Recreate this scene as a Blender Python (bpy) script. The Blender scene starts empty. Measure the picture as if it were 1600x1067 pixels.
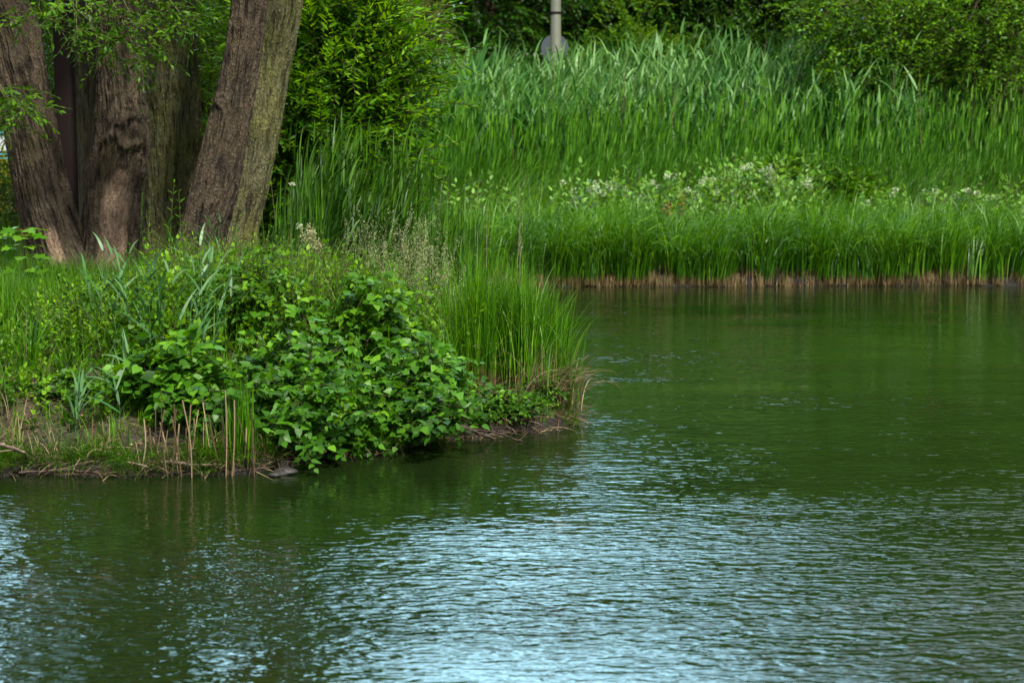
import bpy, math, random
import numpy as np
from mathutils import Vector
R = math.radians
SC = bpy.context.scene
RNG = np.random.default_rng(7)
random.seed(7)

# ------------------------------------------------------------------ camera, world, sun, exposure
FPX, HOR, CAMZ = 2900.0, 203.0, 2.0           # focal length in 1600-px units, horizon row, eye height
PITCH = math.atan((533.5 - HOR) / FPX)
cam = bpy.data.cameras.new('camera'); camo = bpy.data.objects.new('camera', cam)
SC.collection.objects.link(camo); SC.camera = camo
camo.location = (0, 0, CAMZ); camo.rotation_euler = (R(90) - PITCH, 0, 0)
cam.sensor_width = 36; cam.lens = FPX / 1600 * 36
cam.clip_start = 0.1; cam.clip_end = 3000
cam.dof.use_dof = True; cam.dof.focus_distance = 12.6; cam.dof.aperture_fstop = 3.6

SUN_EL, SUN_AZ = 52.0, 150.0                  # azimuth clockwise from +Y (the view direction)
w = bpy.data.worlds.new('World'); SC.world = w; w.use_nodes = True
nt = w.node_tree; N = nt.nodes; L = nt.links; N.clear()
wo = N.new('ShaderNodeOutputWorld'); bg = N.new('ShaderNodeBackground'); bg.inputs[1].default_value = 0.10
sky = N.new('ShaderNodeTexSky'); sky.sky_type = 'NISHITA'; sky.sun_disc = False
sky.sun_elevation = R(SUN_EL); sky.sun_rotation = R(SUN_AZ)
tc = N.new('ShaderNodeTexCoord'); mp = N.new('ShaderNodeMapping'); mp.inputs['Scale'].default_value = (1, 1, 2.6)
ns = N.new('ShaderNodeTexNoise'); ns.inputs['Scale'].default_value = 2.3; ns.inputs['Detail'].default_value = 7; ns.inputs['Roughness'].default_value = .6
rp = N.new('ShaderNodeValToRGB'); rp.color_ramp.elements[0].position = .34; rp.color_ramp.elements[1].position = .56
mx = N.new('ShaderNodeMixRGB')
dt = N.new('ShaderNodeVectorMath'); dt.operation = 'DOT_PRODUCT'; dt.inputs[1].default_value = (-.02, .93, .37); L.new(tc.outputs['Generated'], dt.inputs[0])
bk = N.new('ShaderNodeMapRange'); bk.interpolation_type = 'SMOOTHSTEP'; bk.inputs[1].default_value = .80; bk.inputs[2].default_value = .985; L.new(dt.outputs['Value'], bk.inputs[0])
cc_ = N.new('ShaderNodeMixRGB'); cc_.inputs[1].default_value = (6.6, 6.8, 7.0, 1); cc_.inputs[2].default_value = (21, 37, 45, 1); sx_ = N.new('ShaderNodeSeparateXYZ'); L.new(tc.outputs['Generated'], sx_.inputs[0])  # clouds ahead made brighter than the rest, added for pond glints and backlit leaves
fx = N.new('ShaderNodeMapRange'); fx.interpolation_type = 'SMOOTHSTEP'; fx.inputs[1].default_value = .06; fx.inputs[2].default_value = .26; fx.inputs[3].default_value = 1; fx.inputs[4].default_value = .12; L.new(sx_.outputs[0], fx.inputs[0])
fm = N.new('ShaderNodeMath'); fm.operation = 'MULTIPLY'; L.new(bk.outputs[0], fm.inputs[0]); L.new(fx.outputs[0], fm.inputs[1]); L.new(fm.outputs[0], cc_.inputs[0]); L.new(cc_.outputs[0], mx.inputs[2])
L.new(tc.outputs['Generated'], mp.inputs[0]); L.new(mp.outputs[0], ns.inputs[0]); L.new(ns.outputs[0], rp.inputs[0])
L.new(rp.outputs[0], mx.inputs[0]); L.new(sky.outputs[0], mx.inputs[1]); L.new(mx.outputs[0], bg.inputs[0]); L.new(bg.outputs[0], wo.inputs[0])
sl = bpy.data.lights.new('sun', 'SUN'); sl.energy = 4.8; sl.angle = R(4); sl.color = (1, .95, .86)
so = bpy.data.objects.new('sun', sl); SC.collection.objects.link(so)
sd = Vector((math.sin(R(SUN_AZ)) * math.cos(R(SUN_EL)), math.cos(R(SUN_AZ)) * math.cos(R(SUN_EL)), math.sin(R(SUN_EL))))
so.rotation_euler = sd.to_track_quat('Z', 'Y').to_euler()
vs = SC.view_settings; vs.view_transform = 'Standard'; vs.look = 'None'; vs.exposure = 0.66; vs.gamma = 1
cy = SC.cycles
cy.max_bounces = 6; cy.diffuse_bounces = 3; cy.glossy_bounces = 3; cy.transmission_bounces = 3; cy.transparent_max_bounces = 4
cy.use_denoising = True; cy.sample_clamp_indirect = 6; cy.caustics_reflective = False; cy.caustics_refractive = False

# ------------------------------------------------------------------ projection helpers (for laying the place out)
CP, SP_ = math.cos(PITCH), math.sin(PITCH)
def ray(u, v):
    r, q = (u - 800) / FPX, -(v - 533.5) / FPX
    return r, CP + q * SP_, -SP_ + q * CP
def P(u, v, y):
    d = ray(u, v); t = y / d[1]; return np.array((d[0] * t, y, CAMZ + d[2] * t))
def G(u, v, z=0.0):
    d = ray(u, v); t = (z - CAMZ) / d[2]; return np.array((d[0] * t, d[1] * t, z))
def XU(u, y, z=.5):                            # world x of picture column u at depth y
    return (u - 800) / FPX * (y * CP + (CAMZ - z) * SP_)

# ------------------------------------------------------------------ noise
def vnoise(x, y, seed=0):
    x = np.asarray(x, float); y = np.asarray(y, float)
    xi = np.floor(x).astype(np.int64); yi = np.floor(y).astype(np.int64); xf = x - xi; yf = y - yi
    def h(a, b):
        n = (a * 374761393 + b * 668265263 + seed * 1274126177) & 0xffffffff
        n = ((n ^ (n >> 13)) * 1274126177) & 0xffffffff
        return ((n ^ (n >> 16)) & 0xffff) / 65535.0
    sx = xf * xf * (3 - 2 * xf); sy = yf * yf * (3 - 2 * yf)
    a = h(xi, yi) * (1 - sx) + h(xi + 1, yi) * sx; b = h(xi, yi + 1) * (1 - sx) + h(xi + 1, yi + 1) * sx
    return (a * (1 - sy) + b * sy) * 2 - 1
def fbm(x, y, o=4, seed=0):
    s = 0; a = 1
    for i in range(o):
        s = s + a * vnoise(np.asarray(x) * 2 ** i, np.asarray(y) * 2 ** i, seed + i); a *= .5
    return s / 1.9
def sm(a, b, x):
    t = np.clip((np.asarray(x, float) - a) / (b - a), 0, 1); return t * t * (3 - 2 * t)

# ------------------------------------------------------------------ shoreline and terrain height
SH = [(-40, 9.5), (-14, 10.3), (-6, 10.75)] + [tuple(G(u, v)[:2]) for u, v in
      ((-60, 743), (0, 745), (60, 741), (110, 744), (200, 746), (280, 742), (330, 744), (395, 738), (440, 730), (500, 716), (560, 716), (600, 709), (640, 699),
       (700, 688), (760, 681), (820, 676), (870, 671), (905, 664), (916, 655))] + \
     [(.47, 13.2), (.22, 14.5), (0, 18), (-.5, 21), (-.7, 23.0), (-.2, 23.7), (.9, 23.85), (2.5, 23.8), (5, 24.0), (8, 23.9), (14, 24.1), (30, 24.6), (48, 14), (48, -20), (-28, -20), (-40, -5)]
SHA = np.array(SH)
def shore(x, y):
    """signed distance to the pond's edge: positive on land"""
    x = np.atleast_1d(np.asarray(x, float)); y = np.atleast_1d(np.asarray(y, float)); sh = x.shape; x = x.ravel(); y = y.ravel()
    best = np.full(x.shape, 1e9); inside = np.zeros(x.shape, bool); n = len(SHA)
    for i in range(n):
        ax, ay = SHA[i]; bx, by = SHA[(i + 1) % n]; dx, dy = bx - ax, by - ay
        t = np.clip(((x - ax) * dx + (y - ay) * dy) / (dx * dx + dy * dy), 0, 1)
        best = np.minimum(best, (x - ax - t * dx) ** 2 + (y - ay - t * dy) ** 2)
        if ay != by: inside ^= ((ay > y) != (by > y)) & (x < dx * (y - ay) / (by - ay) + ax)
    d = np.sqrt(best); return np.where(inside, -d, d).reshape(sh)
def H(x, y):
    x = np.asarray(x, float); y = np.asarray(y, float); d = shore(x, y).reshape(np.shape(np.atleast_1d(x))); d = d + .07 * fbm(np.atleast_1d(x) * 2.2, np.atleast_1d(y) * 2.2, 4, 77) * sm(.5, .05, np.abs(d))
    x = np.atleast_1d(x); y = np.atleast_1d(y)
    near = .035 * sm(0, .04, d) + .235 * sm(-.1, .9, d) + .28 * sm(.5, 2.0, d) + .08 * sm(2, 6, d)
    far = .10 * sm(0, .08, d) + .15 * sm(.05, 1.2, d) + .30 * sm(.8, 4, d)
    k = sm(19, 23, y)
    z = near * (1 - k) + far * k
    rise = .85 * sm(25, 31, y) * sm(-7, -2.5, x) + .5 * sm(31, 45, y) * sm(-7, -2.5, x)
    z = z + np.where(d > 0, rise, 0)
    z = z + np.where(d > .05, fbm(x * 1.3, y * 1.3, 3, 5) * .05 * sm(.05, .8, d), 0)
    z = z + np.where(d > .02, fbm(x * 9, y * 9, 3, 9) * .022 * sm(.02, .2, d), 0)
    z = z + np.where(d > .0, (fbm(x * 17, y * 17, 3, 19) * .035 + .03 * vnoise(x * 6, y * 6, 23)) * sm(.0, .1, d) * sm(1.2, .3, d), 0)
    z = np.where(d <= 0, -.5 * sm(0, 1.6, -d) - .02, z)
    return z

# ------------------------------------------------------------------ mesh builder
COL = SC.collection
class MB:
    def __init__(s): s.v = []; s.f = {3: [], 4: []}; s.m = {3: [], 4: []}; s.r = []; s.t = []; s.n = 0; s.uv = []
    def add(s, v, f, rnd=0.0, t=0.0, mat=0, uv=None):
        v = np.asarray(v, float).reshape(-1, 3); f = np.asarray(f, np.int64); k = f.shape[-1]; f = f.reshape(-1, k)
        s.v.append(v); s.f[k].append(f + s.n); s.m[k].append(np.full(len(f), mat))
        s.r.append(np.broadcast_to(np.asarray(rnd, float), (len(v),))); s.t.append(np.broadcast_to(np.asarray(t, float), (len(v),)))
        s.uv.append(np.zeros((len(v), 2)) if uv is None else uv)
        s.n += len(v)
    def build(s, name, mats, parent=None, origin=(0, 0, 0), smooth=False, col=True):
        v = np.concatenate(s.v) - np.asarray(origin, float)
        me = bpy.data.meshes.new(name)
        me.vertices.add(len(v)); me.vertices.foreach_set('co', v.ravel().astype(np.float32))
        q = np.concatenate(s.f[4]) if s.f[4] else np.zeros((0, 4), int); t = np.concatenate(s.f[3]) if s.f[3] else np.zeros((0, 3), int)
        lv = np.concatenate([q.ravel(), t.ravel()]); me.loops.add(len(lv)); me.loops.foreach_set('vertex_index', lv.astype(np.int32))
        cnt = np.concatenate([np.full(len(q), 4), np.full(len(t), 3)]); st = np.concatenate([[0], np.cumsum(cnt)[:-1]])
        me.polygons.add(len(cnt)); me.polygons.foreach_set('loop_start', st.astype(np.int32)); me.polygons.foreach_set('loop_total', cnt.astype(np.int32))
        mi = np.concatenate(s.m[4] + s.m[3]) if (s.m[4] or s.m[3]) else []
        me.polygons.foreach_set('material_index', np.asarray(mi, np.int32))
        if smooth: me.polygons.foreach_set('use_smooth', np.ones(len(cnt), bool))
        a = me.attributes.new('rnd', 'FLOAT', 'POINT'); a.data.foreach_set('value', np.concatenate(s.r).astype(np.float32))
        a = me.attributes.new('along', 'FLOAT', 'POINT'); a.data.foreach_set('value', np.concatenate(s.t).astype(np.float32))
        uv = np.concatenate(s.uv)
        if np.any(uv):
            ul = me.uv_layers.new(name='UVMap'); ul.data.foreach_set('uv', uv[lv].ravel().astype(np.float32))
        me.update(calc_edges=True); me.validate()
        for m in (mats if isinstance(mats, (list, tuple)) else [mats]): me.materials.append(m)
        o = bpy.data.objects.new(name, me); COL.objects.link(o); o.location = origin if parent is None else (0, 0, 0)
        if parent: o.parent = parent
        return o
def tag(o, label, cat, group=None, kind=None):
    o['label'] = label; o['category'] = cat
    if group: o['group'] = group
    if kind: o['kind'] = kind
    return o
def thing(name, label, cat, loc, group=None):
    o = bpy.data.objects.new(name, None); COL.objects.link(o); o.location = tuple(loc); o.empty_display_size = .1
    return tag(o, label, cat, group)
def copy_tree(o, parent=None):
    c = o.copy(); COL.objects.link(c)
    if parent is not None: c.parent = parent
    for ch in list(o.children): copy_tree(ch, c)
    return c

# ---- tubes
def tube(mb, pts, rad, k=6, mat=0, rnd=.5, cap=True):
    pts = np.asarray(pts, float); rad = np.broadcast_to(np.asarray(rad, float), (len(pts),)); n = len(pts)
    tg = np.gradient(pts, axis=0); tg /= np.linalg.norm(tg, axis=1)[:, None] + 1e-9
    up = np.array([0, 1., 0]) if abs(tg[0][2]) > .7 else np.array([0, 0, 1.])
    a = np.cross(tg, up); a /= np.linalg.norm(a, axis=1)[:, None] + 1e-9; b = np.cross(tg, a)
    th = np.arange(k) * 2 * math.pi / k
    v = pts[:, None] + rad[:, None, None] * (np.cos(th)[None, :, None] * a[:, None] + np.sin(th)[None, :, None] * b[:, None])
    i = np.arange(n - 1)[:, None] * k; j = np.arange(k)[None]; j2 = (j + 1) % k
    f = np.stack([i + j, i + j2, i + k + j2, i + k + j], -1).reshape(-1, 4)
    mb.add(v.reshape(-1, 3), f, rnd, np.repeat(np.linspace(0, 1, n), k), mat)
    if cap and k >= 3:
        c = np.array([[0, x, x + 1] for x in range(1, k - 1)])
        mb.add(v[-1], c, rnd, 1, mat)
def smooth_path(p, n):
    p = np.asarray(p, float); t = np.linspace(0, len(p) - 1, n); i = np.clip(t.astype(int), 0, len(p) - 2); f = (t - i)[:, None]
    p0 = p[np.maximum(i - 1, 0)]; p1 = p[i]; p2 = p[i + 1]; p3 = p[np.minimum(i + 2, len(p) - 1)]
    return .5 * (2 * p1 + (p2 - p0) * f + (2 * p0 - 5 * p1 + 4 * p2 - p3) * f ** 2 + (3 * p1 - p0 - 3 * p2 + p3) * f ** 3)

# ---- grass blades: vectorised curved ribbons
def blades(mb, base, length, width, yaw, lean, curl, nseg=4, rnd=None, mat=0, power=1.4, twist=None, fold=0):
    base = np.asarray(base, float); n = len(base)
    B = lambda a: np.broadcast_to(np.asarray(a, float), (n,))
    length, width, yaw, lean, curl = map(B, (length, width, yaw, lean, curl))
    rnd = RNG.random(n) if rnd is None else B(rnd)
    s = np.linspace(0, 1, nseg + 1); ang = lean[:, None] + curl[:, None] * s[None] ** power
    seg = (length / nseg)[:, None]; am = (ang[:, 1:] + ang[:, :-1]) / 2
    rr = np.concatenate([np.zeros((n, 1)), np.cumsum(np.sin(am) * seg, 1)], 1); zz = np.concatenate([np.zeros((n, 1)), np.cumsum(np.cos(am) * seg, 1)], 1)
    dx, dy = np.cos(yaw), np.sin(yaw)
    c = np.stack([base[:, 0:1] + rr * dx[:, None], base[:, 1:2] + rr * dy[:, None], base[:, 2:3] + zz], -1)
    tw = (RNG.random(n) - .5) * 1.6 if twist is None else B(twist)
    # width vector: horizontal perpendicular, turned about the blade by tw
    px, py = -dy, dx
    nx = np.cos(ang) ; wv = np.stack([px[:, None] * np.cos(tw)[:, None] + dx[:, None] * nx * np.sin(tw)[:, None],
                                      py[:, None] * np.cos(tw)[:, None] + dy[:, None] * nx * np.sin(tw)[:, None],
                                      -np.sin(ang) * np.sin(tw)[:, None]], -1)
    prof = np.minimum(1, .55 + s * 2.2) * (1 - s ** 2.2) ; prof[-1] = .03
    hw = .5 * width[:, None] * prof[None]
    v = np.stack([c - wv * hw[..., None], c + wv * hw[..., None]], 2)       # n, nseg+1, 2, 3
    m = (nseg + 1) * 2; i = (np.arange(n) * m)[:, None]; j = (np.arange(nseg) * 2)[None]
    f = np.stack([i + j, i + j + 1, i + j + 3, i + j + 2], -1).reshape(-1, 4)
    mb.add(v.reshape(-1, 3), f, np.repeat(rnd, m), np.tile(np.repeat(s, 2), n), mat)
    return c

# ---- leaves: instanced outline templates (x along the leaf, y across, z up)
def T_fold(w, x1=.35, x2=.7, droop=.08):
    v = [(0, 0, 0), (x1, w, .03), (x1, 0, -.03), (x1, -w, .03), (x2, w * .72, .0), (x2, 0, -.06), (x2, -w * .72, .0), (1, 0, -droop)]
    return np.array(v, float), np.array([(0, 2, 1), (0, 3, 2), (4, 5, 7), (5, 6, 7)]), np.array([(1, 2, 5, 4), (2, 3, 6, 5)])
def T_dia(w):
    v = [(0, 0, 0), (.42, w, .04), (.42, 0, -.02), (.42, -w, .04), (1, 0, -.05)]
    return np.array(v, float), np.array([(0, 2, 1), (0, 3, 2), (1, 2, 4), (2, 3, 4)]), None
def T_fan(out, droop=.1):
    """outline of one side from base to tip: mirrored; fan from the midrib points"""
    k = len(out); v = []
    for x, y in out: v.append((x, y, .05 * y - droop * x * x + .0))
    mid = [(x, 0, -.03 - droop * x * x) for x, _ in out]
    V = v + mid + [(x, -y, z) for x, y, z in v]
    q = []
    for i in range(k - 1):
        q.append((i, k + i, k + i + 1, i + 1)); q.append((k + i, 2 * k + i, 2 * k + i + 1, k + i + 1))
    return np.array(V, float), None, np.array(q)
LANCE = T_fold(.115); WIDE = T_fold(.26, .3, .62, .12); DIA = T_dia(.2); DIAW = T_dia(.34); NARROW = T_dia(.1)
TOOTH = T_fan([(0, .01), (.08, .2), (.15, .36), (.28, .40), (.33, .34), (.45, .36), (.52, .27), (.66, .26), (.72, .17), (.84, .12), (1, .005)])
LOBED = T_fan([(0, .01), (.04, .12), (.02, .42), (.16, .33), (.24, .26), (.42, .52), (.52, .30), (.55, .17), (.74, .24), (.82, .12), (1, .005)], .14)
HEART = T_fan([(0, .01), (-.08, .2), (.05, .4), (.3, .46), (.55, .36), (.8, .16), (1, .005)], .16)
def leaves(mb, pos, dirs, up, size, tmpl, rnd=None, mat=0, roll=.5):
    pos = np.asarray(pos, float); n = len(pos); V, tr, qd = tmpl
    X = dirs / (np.linalg.norm(dirs, axis=1)[:, None] + 1e-9)
    Z = np.broadcast_to(np.asarray(up, float), (n, 3)) + RNG.normal(0, roll, (n, 3))
    Y = np.cross(Z, X); Y /= np.linalg.norm(Y, axis=1)[:, None] + 1e-9; Z = np.cross(X, Y)
    size = np.broadcast_to(np.asarray(size, float), (n,))
    rnd = RNG.random(n) if rnd is None else np.broadcast_to(rnd, (n,))
    v = pos[:, None] + size[:, None, None] * (V[None, :, 0:1] * X[:, None] + V[None, :, 1:2] * Y[:, None] + V[None, :, 2:3] * Z[:, None])
    k = len(V); off = (np.arange(n) * k)[:, None, None]; vf = v.reshape(-1, 3); rr = np.repeat(rnd, k); tt = np.tile(np.clip(V[:, 0], 0, 1), n)
    first = True
    for f in (tr, qd):
        if f is None: continue
        ff = (f[None] + off).reshape(-1, f.shape[1])
        if first: mb.add(vf, ff, rr, tt, mat); base = mb.n - len(vf); first = False
        else: mb.f[f.shape[1]].append(ff + base); mb.m[f.shape[1]].append(np.full(len(ff), mat))
def unit(v): v = np.asarray(v, float); return v / (np.linalg.norm(v, axis=-1, keepdims=True) + 1e-9)
def sprays(mb, org, dirs, Ln, m, size, tmpl, droop=.25, spread=.9, mat=0, twig=None, twig_r=.0015, rnd=None, rj=.18, roll=.5, up=(0, 0, 1), bare=.12, hang=-.1):
    """twigs bearing m alternate leaves each"""
    org = np.asarray(org, float); n = len(org); dirs = unit(dirs); Ln = np.broadcast_to(np.asarray(Ln, float), (n,))
    s = np.linspace(bare, 1, m)[None, :, None]; side = unit(np.cross(dirs, np.array([0, 0, 1.])) + 1e-6)
    g = np.array([0, 0, -1.])
    pos = org[:, None] + Ln[:, None, None] * (dirs[:, None] * s + g * droop * s ** 2)
    tg = unit(dirs[:, None] + g * 2 * droop * s)
    sg = np.where((np.arange(m) % 2) == 0, 1., -1.)[None, :, None] * np.where(np.arange(m) == m - 1, .15, 1.)[None, :, None]
    ph = RNG.normal(0, .5, (n, m, 1)); upv = unit(np.cross(side[:, None], tg))
    ld = tg * .75 + spread * sg * (side[:, None] * np.cos(ph) + upv * np.sin(ph)) + g * -hang * -1.0
    r = (RNG.random(n) if rnd is None else np.broadcast_to(rnd, (n,)))
    rr = np.clip(r[:, None] + RNG.normal(0, rj, (n, m)), 0, 1).ravel()
    sz = (np.asarray(size) * RNG.uniform(.65, 1.15, (n, m)) * (1 - .35 * np.abs(s[..., 0] - .45))).ravel() if np.ndim(size) == 0 else size
    leaves(mb, pos.reshape(-1, 3), ld.reshape(-1, 3), up, sz, tmpl, rr, mat, roll)
    if twig is not None:
        ss = np.linspace(0, 1, 4)[None, :, None]; c = org[:, None] + Ln[:, None, None] * (dirs[:, None] * ss + g * droop * ss ** 2)
        w1 = side[:, None] * twig_r; w2 = upv[:, :1] * twig_r
        v = np.stack([c - w1, c + w1 * .5 + w2, c + w1 * .5 - w2], 2)      # three-sided twig
        i = (np.arange(n) * 12)[:, None, None]; j = (np.arange(3) * 3)[None, :, None]; k = np.arange(3)[None, None]; k2 = (k + 1) % 3
        f = np.stack([i + j + k, i + j + k2, i + j + 3 + k2, i + j + 3 + k], -1).reshape(-1, 4)
        mb.add(v.reshape(-1, 3), f, .5, 0, twig)
def rdir(n, up=0.3, yaw=None, ys=math.pi):
    a = RNG.uniform(-math.pi, math.pi, n) if yaw is None else yaw + RNG.uniform(-ys, ys, n)
    z = RNG.normal(up, .45, n); return unit(np.stack([np.cos(a), np.sin(a), z], 1))

# ------------------------------------------------------------------ materials
def mat(name):
    m = bpy.data.materials.new(name); m.use_nodes = True; nt = m.node_tree; nt.nodes.clear()
    o = nt.nodes.new('ShaderNodeOutputMaterial'); p = nt.nodes.new('ShaderNodeBsdfPrincipled'); nt.links.new(p.outputs[0], o.inputs[0])
    return m, nt, p, o
def ramp(nt, src, cols, pos=None):
    r = nt.nodes.new('ShaderNodeValToRGB'); e = r.color_ramp.elements
    pos = pos or [i / (len(cols) - 1) for i in range(len(cols))]
    while len(e) < len(cols): e.new(.5)
    for i, (c, p_) in enumerate(zip(cols, pos)): e[i].position = p_; e[i].color = (*c, 1)
    if src: nt.links.new(src, r.inputs[0])
    return r
def leafmat(name, cols, trans=.35, rough=.45, spec=.2, base=None, base_at=.2, tip=None, tip_at=.9):
    if not any(k in name for k in ('flower', 'panicle', 'near_reed', 'tall_reed')) and cols[0][1] > cols[0][0] and cols[0][1] > cols[0][2]: cols = [tuple(q * k for q in c) for c, k in zip(cols, (.55, .85, 1.05))]; cols = [(c[0] * 1.0, c[1] * 1.08, c[2] * .38) for c in cols]
    m, nt, p, o = mat(name); N_ = nt.nodes.new; l = nt.links.new
    a = N_('ShaderNodeAttribute'); a.attribute_name = 'rnd'; r = ramp(nt, a.outputs['Fac'], cols); c = r.outputs[0]
    if base or tip:
        b = N_('ShaderNodeAttribute'); b.attribute_name = 'along'
        if base:
            mr = N_('ShaderNodeMapRange'); mr.inputs[1].default_value = base_at * .5; mr.inputs[2].default_value = base_at * 1.5; l(b.outputs['Fac'], mr.inputs[0])
            k = N_('ShaderNodeMixRGB'); k.inputs[1].default_value = (*base, 1); l(mr.outputs[0], k.inputs[0]); l(c, k.inputs[2]); c = k.outputs[0]
        if tip:
            mr = N_('ShaderNodeMapRange'); mr.inputs[1].default_value = tip_at; mr.inputs[2].default_value = 1; l(b.outputs['Fac'], mr.inputs[0])
            k = N_('ShaderNodeMixRGB'); k.inputs[2].default_value = (*tip, 1); l(mr.outputs[0], k.inputs[0]); l(c, k.inputs[1]); c = k.outputs[0]
    l(c, p.inputs['Base Color']); p.inputs['Roughness'].default_value = rough; p.inputs['Specular IOR Level'].default_value = spec
    tr = N_('ShaderNodeBsdfTranslucent'); hs = N_('ShaderNodeHueSaturation'); hs.inputs['Hue'].default_value = .485; hs.inputs['Saturation'].default_value = 1.1; hs.inputs['Value'].default_value = 1.5
    l(c, hs.inputs['Color']); l(hs.outputs[0], tr.inputs[0])
    mxs = N_('ShaderNodeMixShader'); mxs.inputs[0].default_value = trans; l(p.outputs[0], mxs.inputs[1]); l(tr.outputs[0], mxs.inputs[2]); l(mxs.outputs[0], o.inputs[0])
    return m
def plain(name, col, rough=.6, metal=0, var=.15, scale=8, bump=0):
    m, nt, p, o = mat(name); p.inputs['Specular IOR Level'].default_value = .5 if rough < .7 else .1; N_ = nt.nodes.new; l = nt.links.new
    t = N_('ShaderNodeTexCoord'); n = N_('ShaderNodeTexNoise'); n.inputs['Scale'].default_value = scale; n.inputs['Detail'].default_value = 6; l(t.outputs['Object'], n.inputs[0])
    r = ramp(nt, n.outputs[0], [tuple(c * (1 - var) for c in col), tuple(min(1, c * (1 + var)) for c in col)], [.35, .65]); l(r.outputs[0], p.inputs['Base Color'])
    p.inputs['Roughness'].default_value = rough; p.inputs['Metallic'].default_value = metal
    if bump:
        b = N_('ShaderNodeBump'); b.inputs['Distance'].default_value = bump; l(n.outputs[0], b.inputs['Height']); l(b.outputs[0], p.inputs['Normal'])
    return m

def barkmat(name, c_dark, c_mid, c_light, moss=(.09, .10, .03), mossamt=.0, scale=1.0):
    m, nt, p, o = mat(name); N_ = nt.nodes.new; l = nt.links.new
    uv = N_('ShaderNodeUVMap'); uv.uv_map = 'UVMap'
    nz = N_('ShaderNodeTexNoise'); nz.inputs['Scale'].default_value = 7; nz.inputs['Detail'].default_value = 3
    mpz = N_('ShaderNodeMapping'); mpz.inputs['Scale'].default_value = (1, .5, 1); l(uv.outputs[0], mpz.inputs[0]); l(mpz.outputs[0], nz.inputs[0])
    ad = N_('ShaderNodeMixRGB'); ad.blend_type = 'LINEAR_LIGHT'; ad.inputs[0].default_value = .035; l(uv.outputs[0], ad.inputs[1]); l(nz.outputs['Color'], ad.inputs[2])
    def vor(sx, sy):
        q = N_('ShaderNodeMapping'); q.inputs['Scale'].default_value = (sx * scale, sy * scale, 1); l(ad.outputs[0], q.inputs[0])
        v = N_('ShaderNodeTexVoronoi'); v.feature = 'DISTANCE_TO_EDGE'; v.inputs['Scale'].default_value = 1; l(q.outputs[0], v.inputs[0]); return v
    v2 = vor(85, 26)
    def ridged(sx, sy):
        q = N_('ShaderNodeMapping'); q.inputs['Scale'].default_value = (sx * scale, sy * scale, 1); l(ad.outputs[0], q.inputs[0])
        v = N_('ShaderNodeTexNoise'); v.noise_type = 'RIDGED_MULTIFRACTAL'; v.inputs['Scale'].default_value = 1; v.inputs['Detail'].default_value = 4; v.inputs['Roughness'].default_value = .6
        v.inputs['Lacunarity'].default_value = 2.3; v.inputs['Offset'].default_value = .9; v.inputs['Gain'].default_value = 1.6; v.inputs['Distortion'].default_value = .25; l(q.outputs[0], v.inputs[0]); return v
    v1 = ridged(38, 4.6)
    fine = N_('ShaderNodeTexNoise'); fine.inputs['Scale'].default_value = 1; fine.inputs['Detail'].default_value = 8; fine.inputs['Roughness'].default_value = .7
    q = N_('ShaderNodeMapping'); q.inputs['Scale'].default_value = (60, 16, 1); l(ad.outputs[0], q.inputs[0]); l(q.outputs[0], fine.inputs[0])
    r1 = ramp(nt, v1.outputs[0], [(0, 0, 0), (.55, .55, .55), (1, 1, 1)], [.0, .38, .9]); r2 = ramp(nt, v2.outputs[0], [(0, 0, 0), (1, 1, 1)], [0, .35])
    v3 = ridged(16, 2.2); r3 = ramp(nt, v3.outputs[0], [(0, 0, 0), (1, 1, 1)], [.05, .7])
    ha = N_('ShaderNodeMath'); ha.operation = 'MULTIPLY_ADD'; l(r3.outputs[0], ha.inputs[0]); ha.inputs[1].default_value = .45; hb = N_('ShaderNodeMath'); hb.operation = 'MULTIPLY'; hb.inputs[1].default_value = .60; l(r1.outputs[0], hb.inputs[0]); l(hb.outputs[0], ha.inputs[2])
    h = N_('ShaderNodeMath'); h.operation = 'MULTIPLY_ADD'; l(r2.outputs[0], h.inputs[0]); h.inputs[1].default_value = .35; l(ha.outputs[0], h.inputs[2])
    h2 = N_('ShaderNodeMath'); h2.operation = 'MULTIPLY_ADD'; l(fine.outputs[0], h2.inputs[0]); h2.inputs[1].default_value = .9; l(h.outputs[0], h2.inputs[2])
    sc_ = N_('ShaderNodeMath'); sc_.operation = 'MULTIPLY'; l(h2.outputs[0], sc_.inputs[0]); sc_.inputs[1].default_value = 1 / 2.25
    col = ramp(nt, sc_.outputs[0], [c_dark, c_mid, c_light], [.32, .54, .84])
    big = N_('ShaderNodeTexNoise'); big.inputs['Scale'].default_value = 3.2; big.inputs['Detail'].default_value = 4; l(uv.outputs[0], big.inputs[0])
    mk = N_('ShaderNodeMapRange'); mk.inputs[1].default_value = .62 - .45 * mossamt; mk.inputs[2].default_value = .9 - .3 * mossamt; mk.inputs[4].default_value = .75; l(big.outputs[0], mk.inputs[0])
    mm = N_('ShaderNodeMixRGB'); l(mk.outputs[0], mm.inputs[0]); l(col.outputs[0], mm.inputs[1])
    mc = N_('ShaderNodeMixRGB'); mc.blend_type = 'MULTIPLY'; mc.inputs[0].default_value = 1; mc.inputs[2].default_value = (*[c * 12 for c in moss], 1); l(col.outputs[0], mc.inputs[1]); l(mc.outputs[0], mm.inputs[2])
    # worn patches of bare wood follow the 'rnd' attribute stored on the trunk
    at = N_('ShaderNodeAttribute'); at.attribute_name = 'rnd'
    wd = ramp(nt, fine.outputs[0], [(.08, .035, .020), (.25, .165, .11), (.38, .28, .20)], [.3, .47, .68])
    wm = N_('ShaderNodeMixRGB'); l(at.outputs['Fac'], wm.inputs[0]); l(mm.outputs[0], wm.inputs[1]); l(wd.outputs[0], wm.inputs[2]); l(wm.outputs[0], p.inputs['Base Color'])
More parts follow.
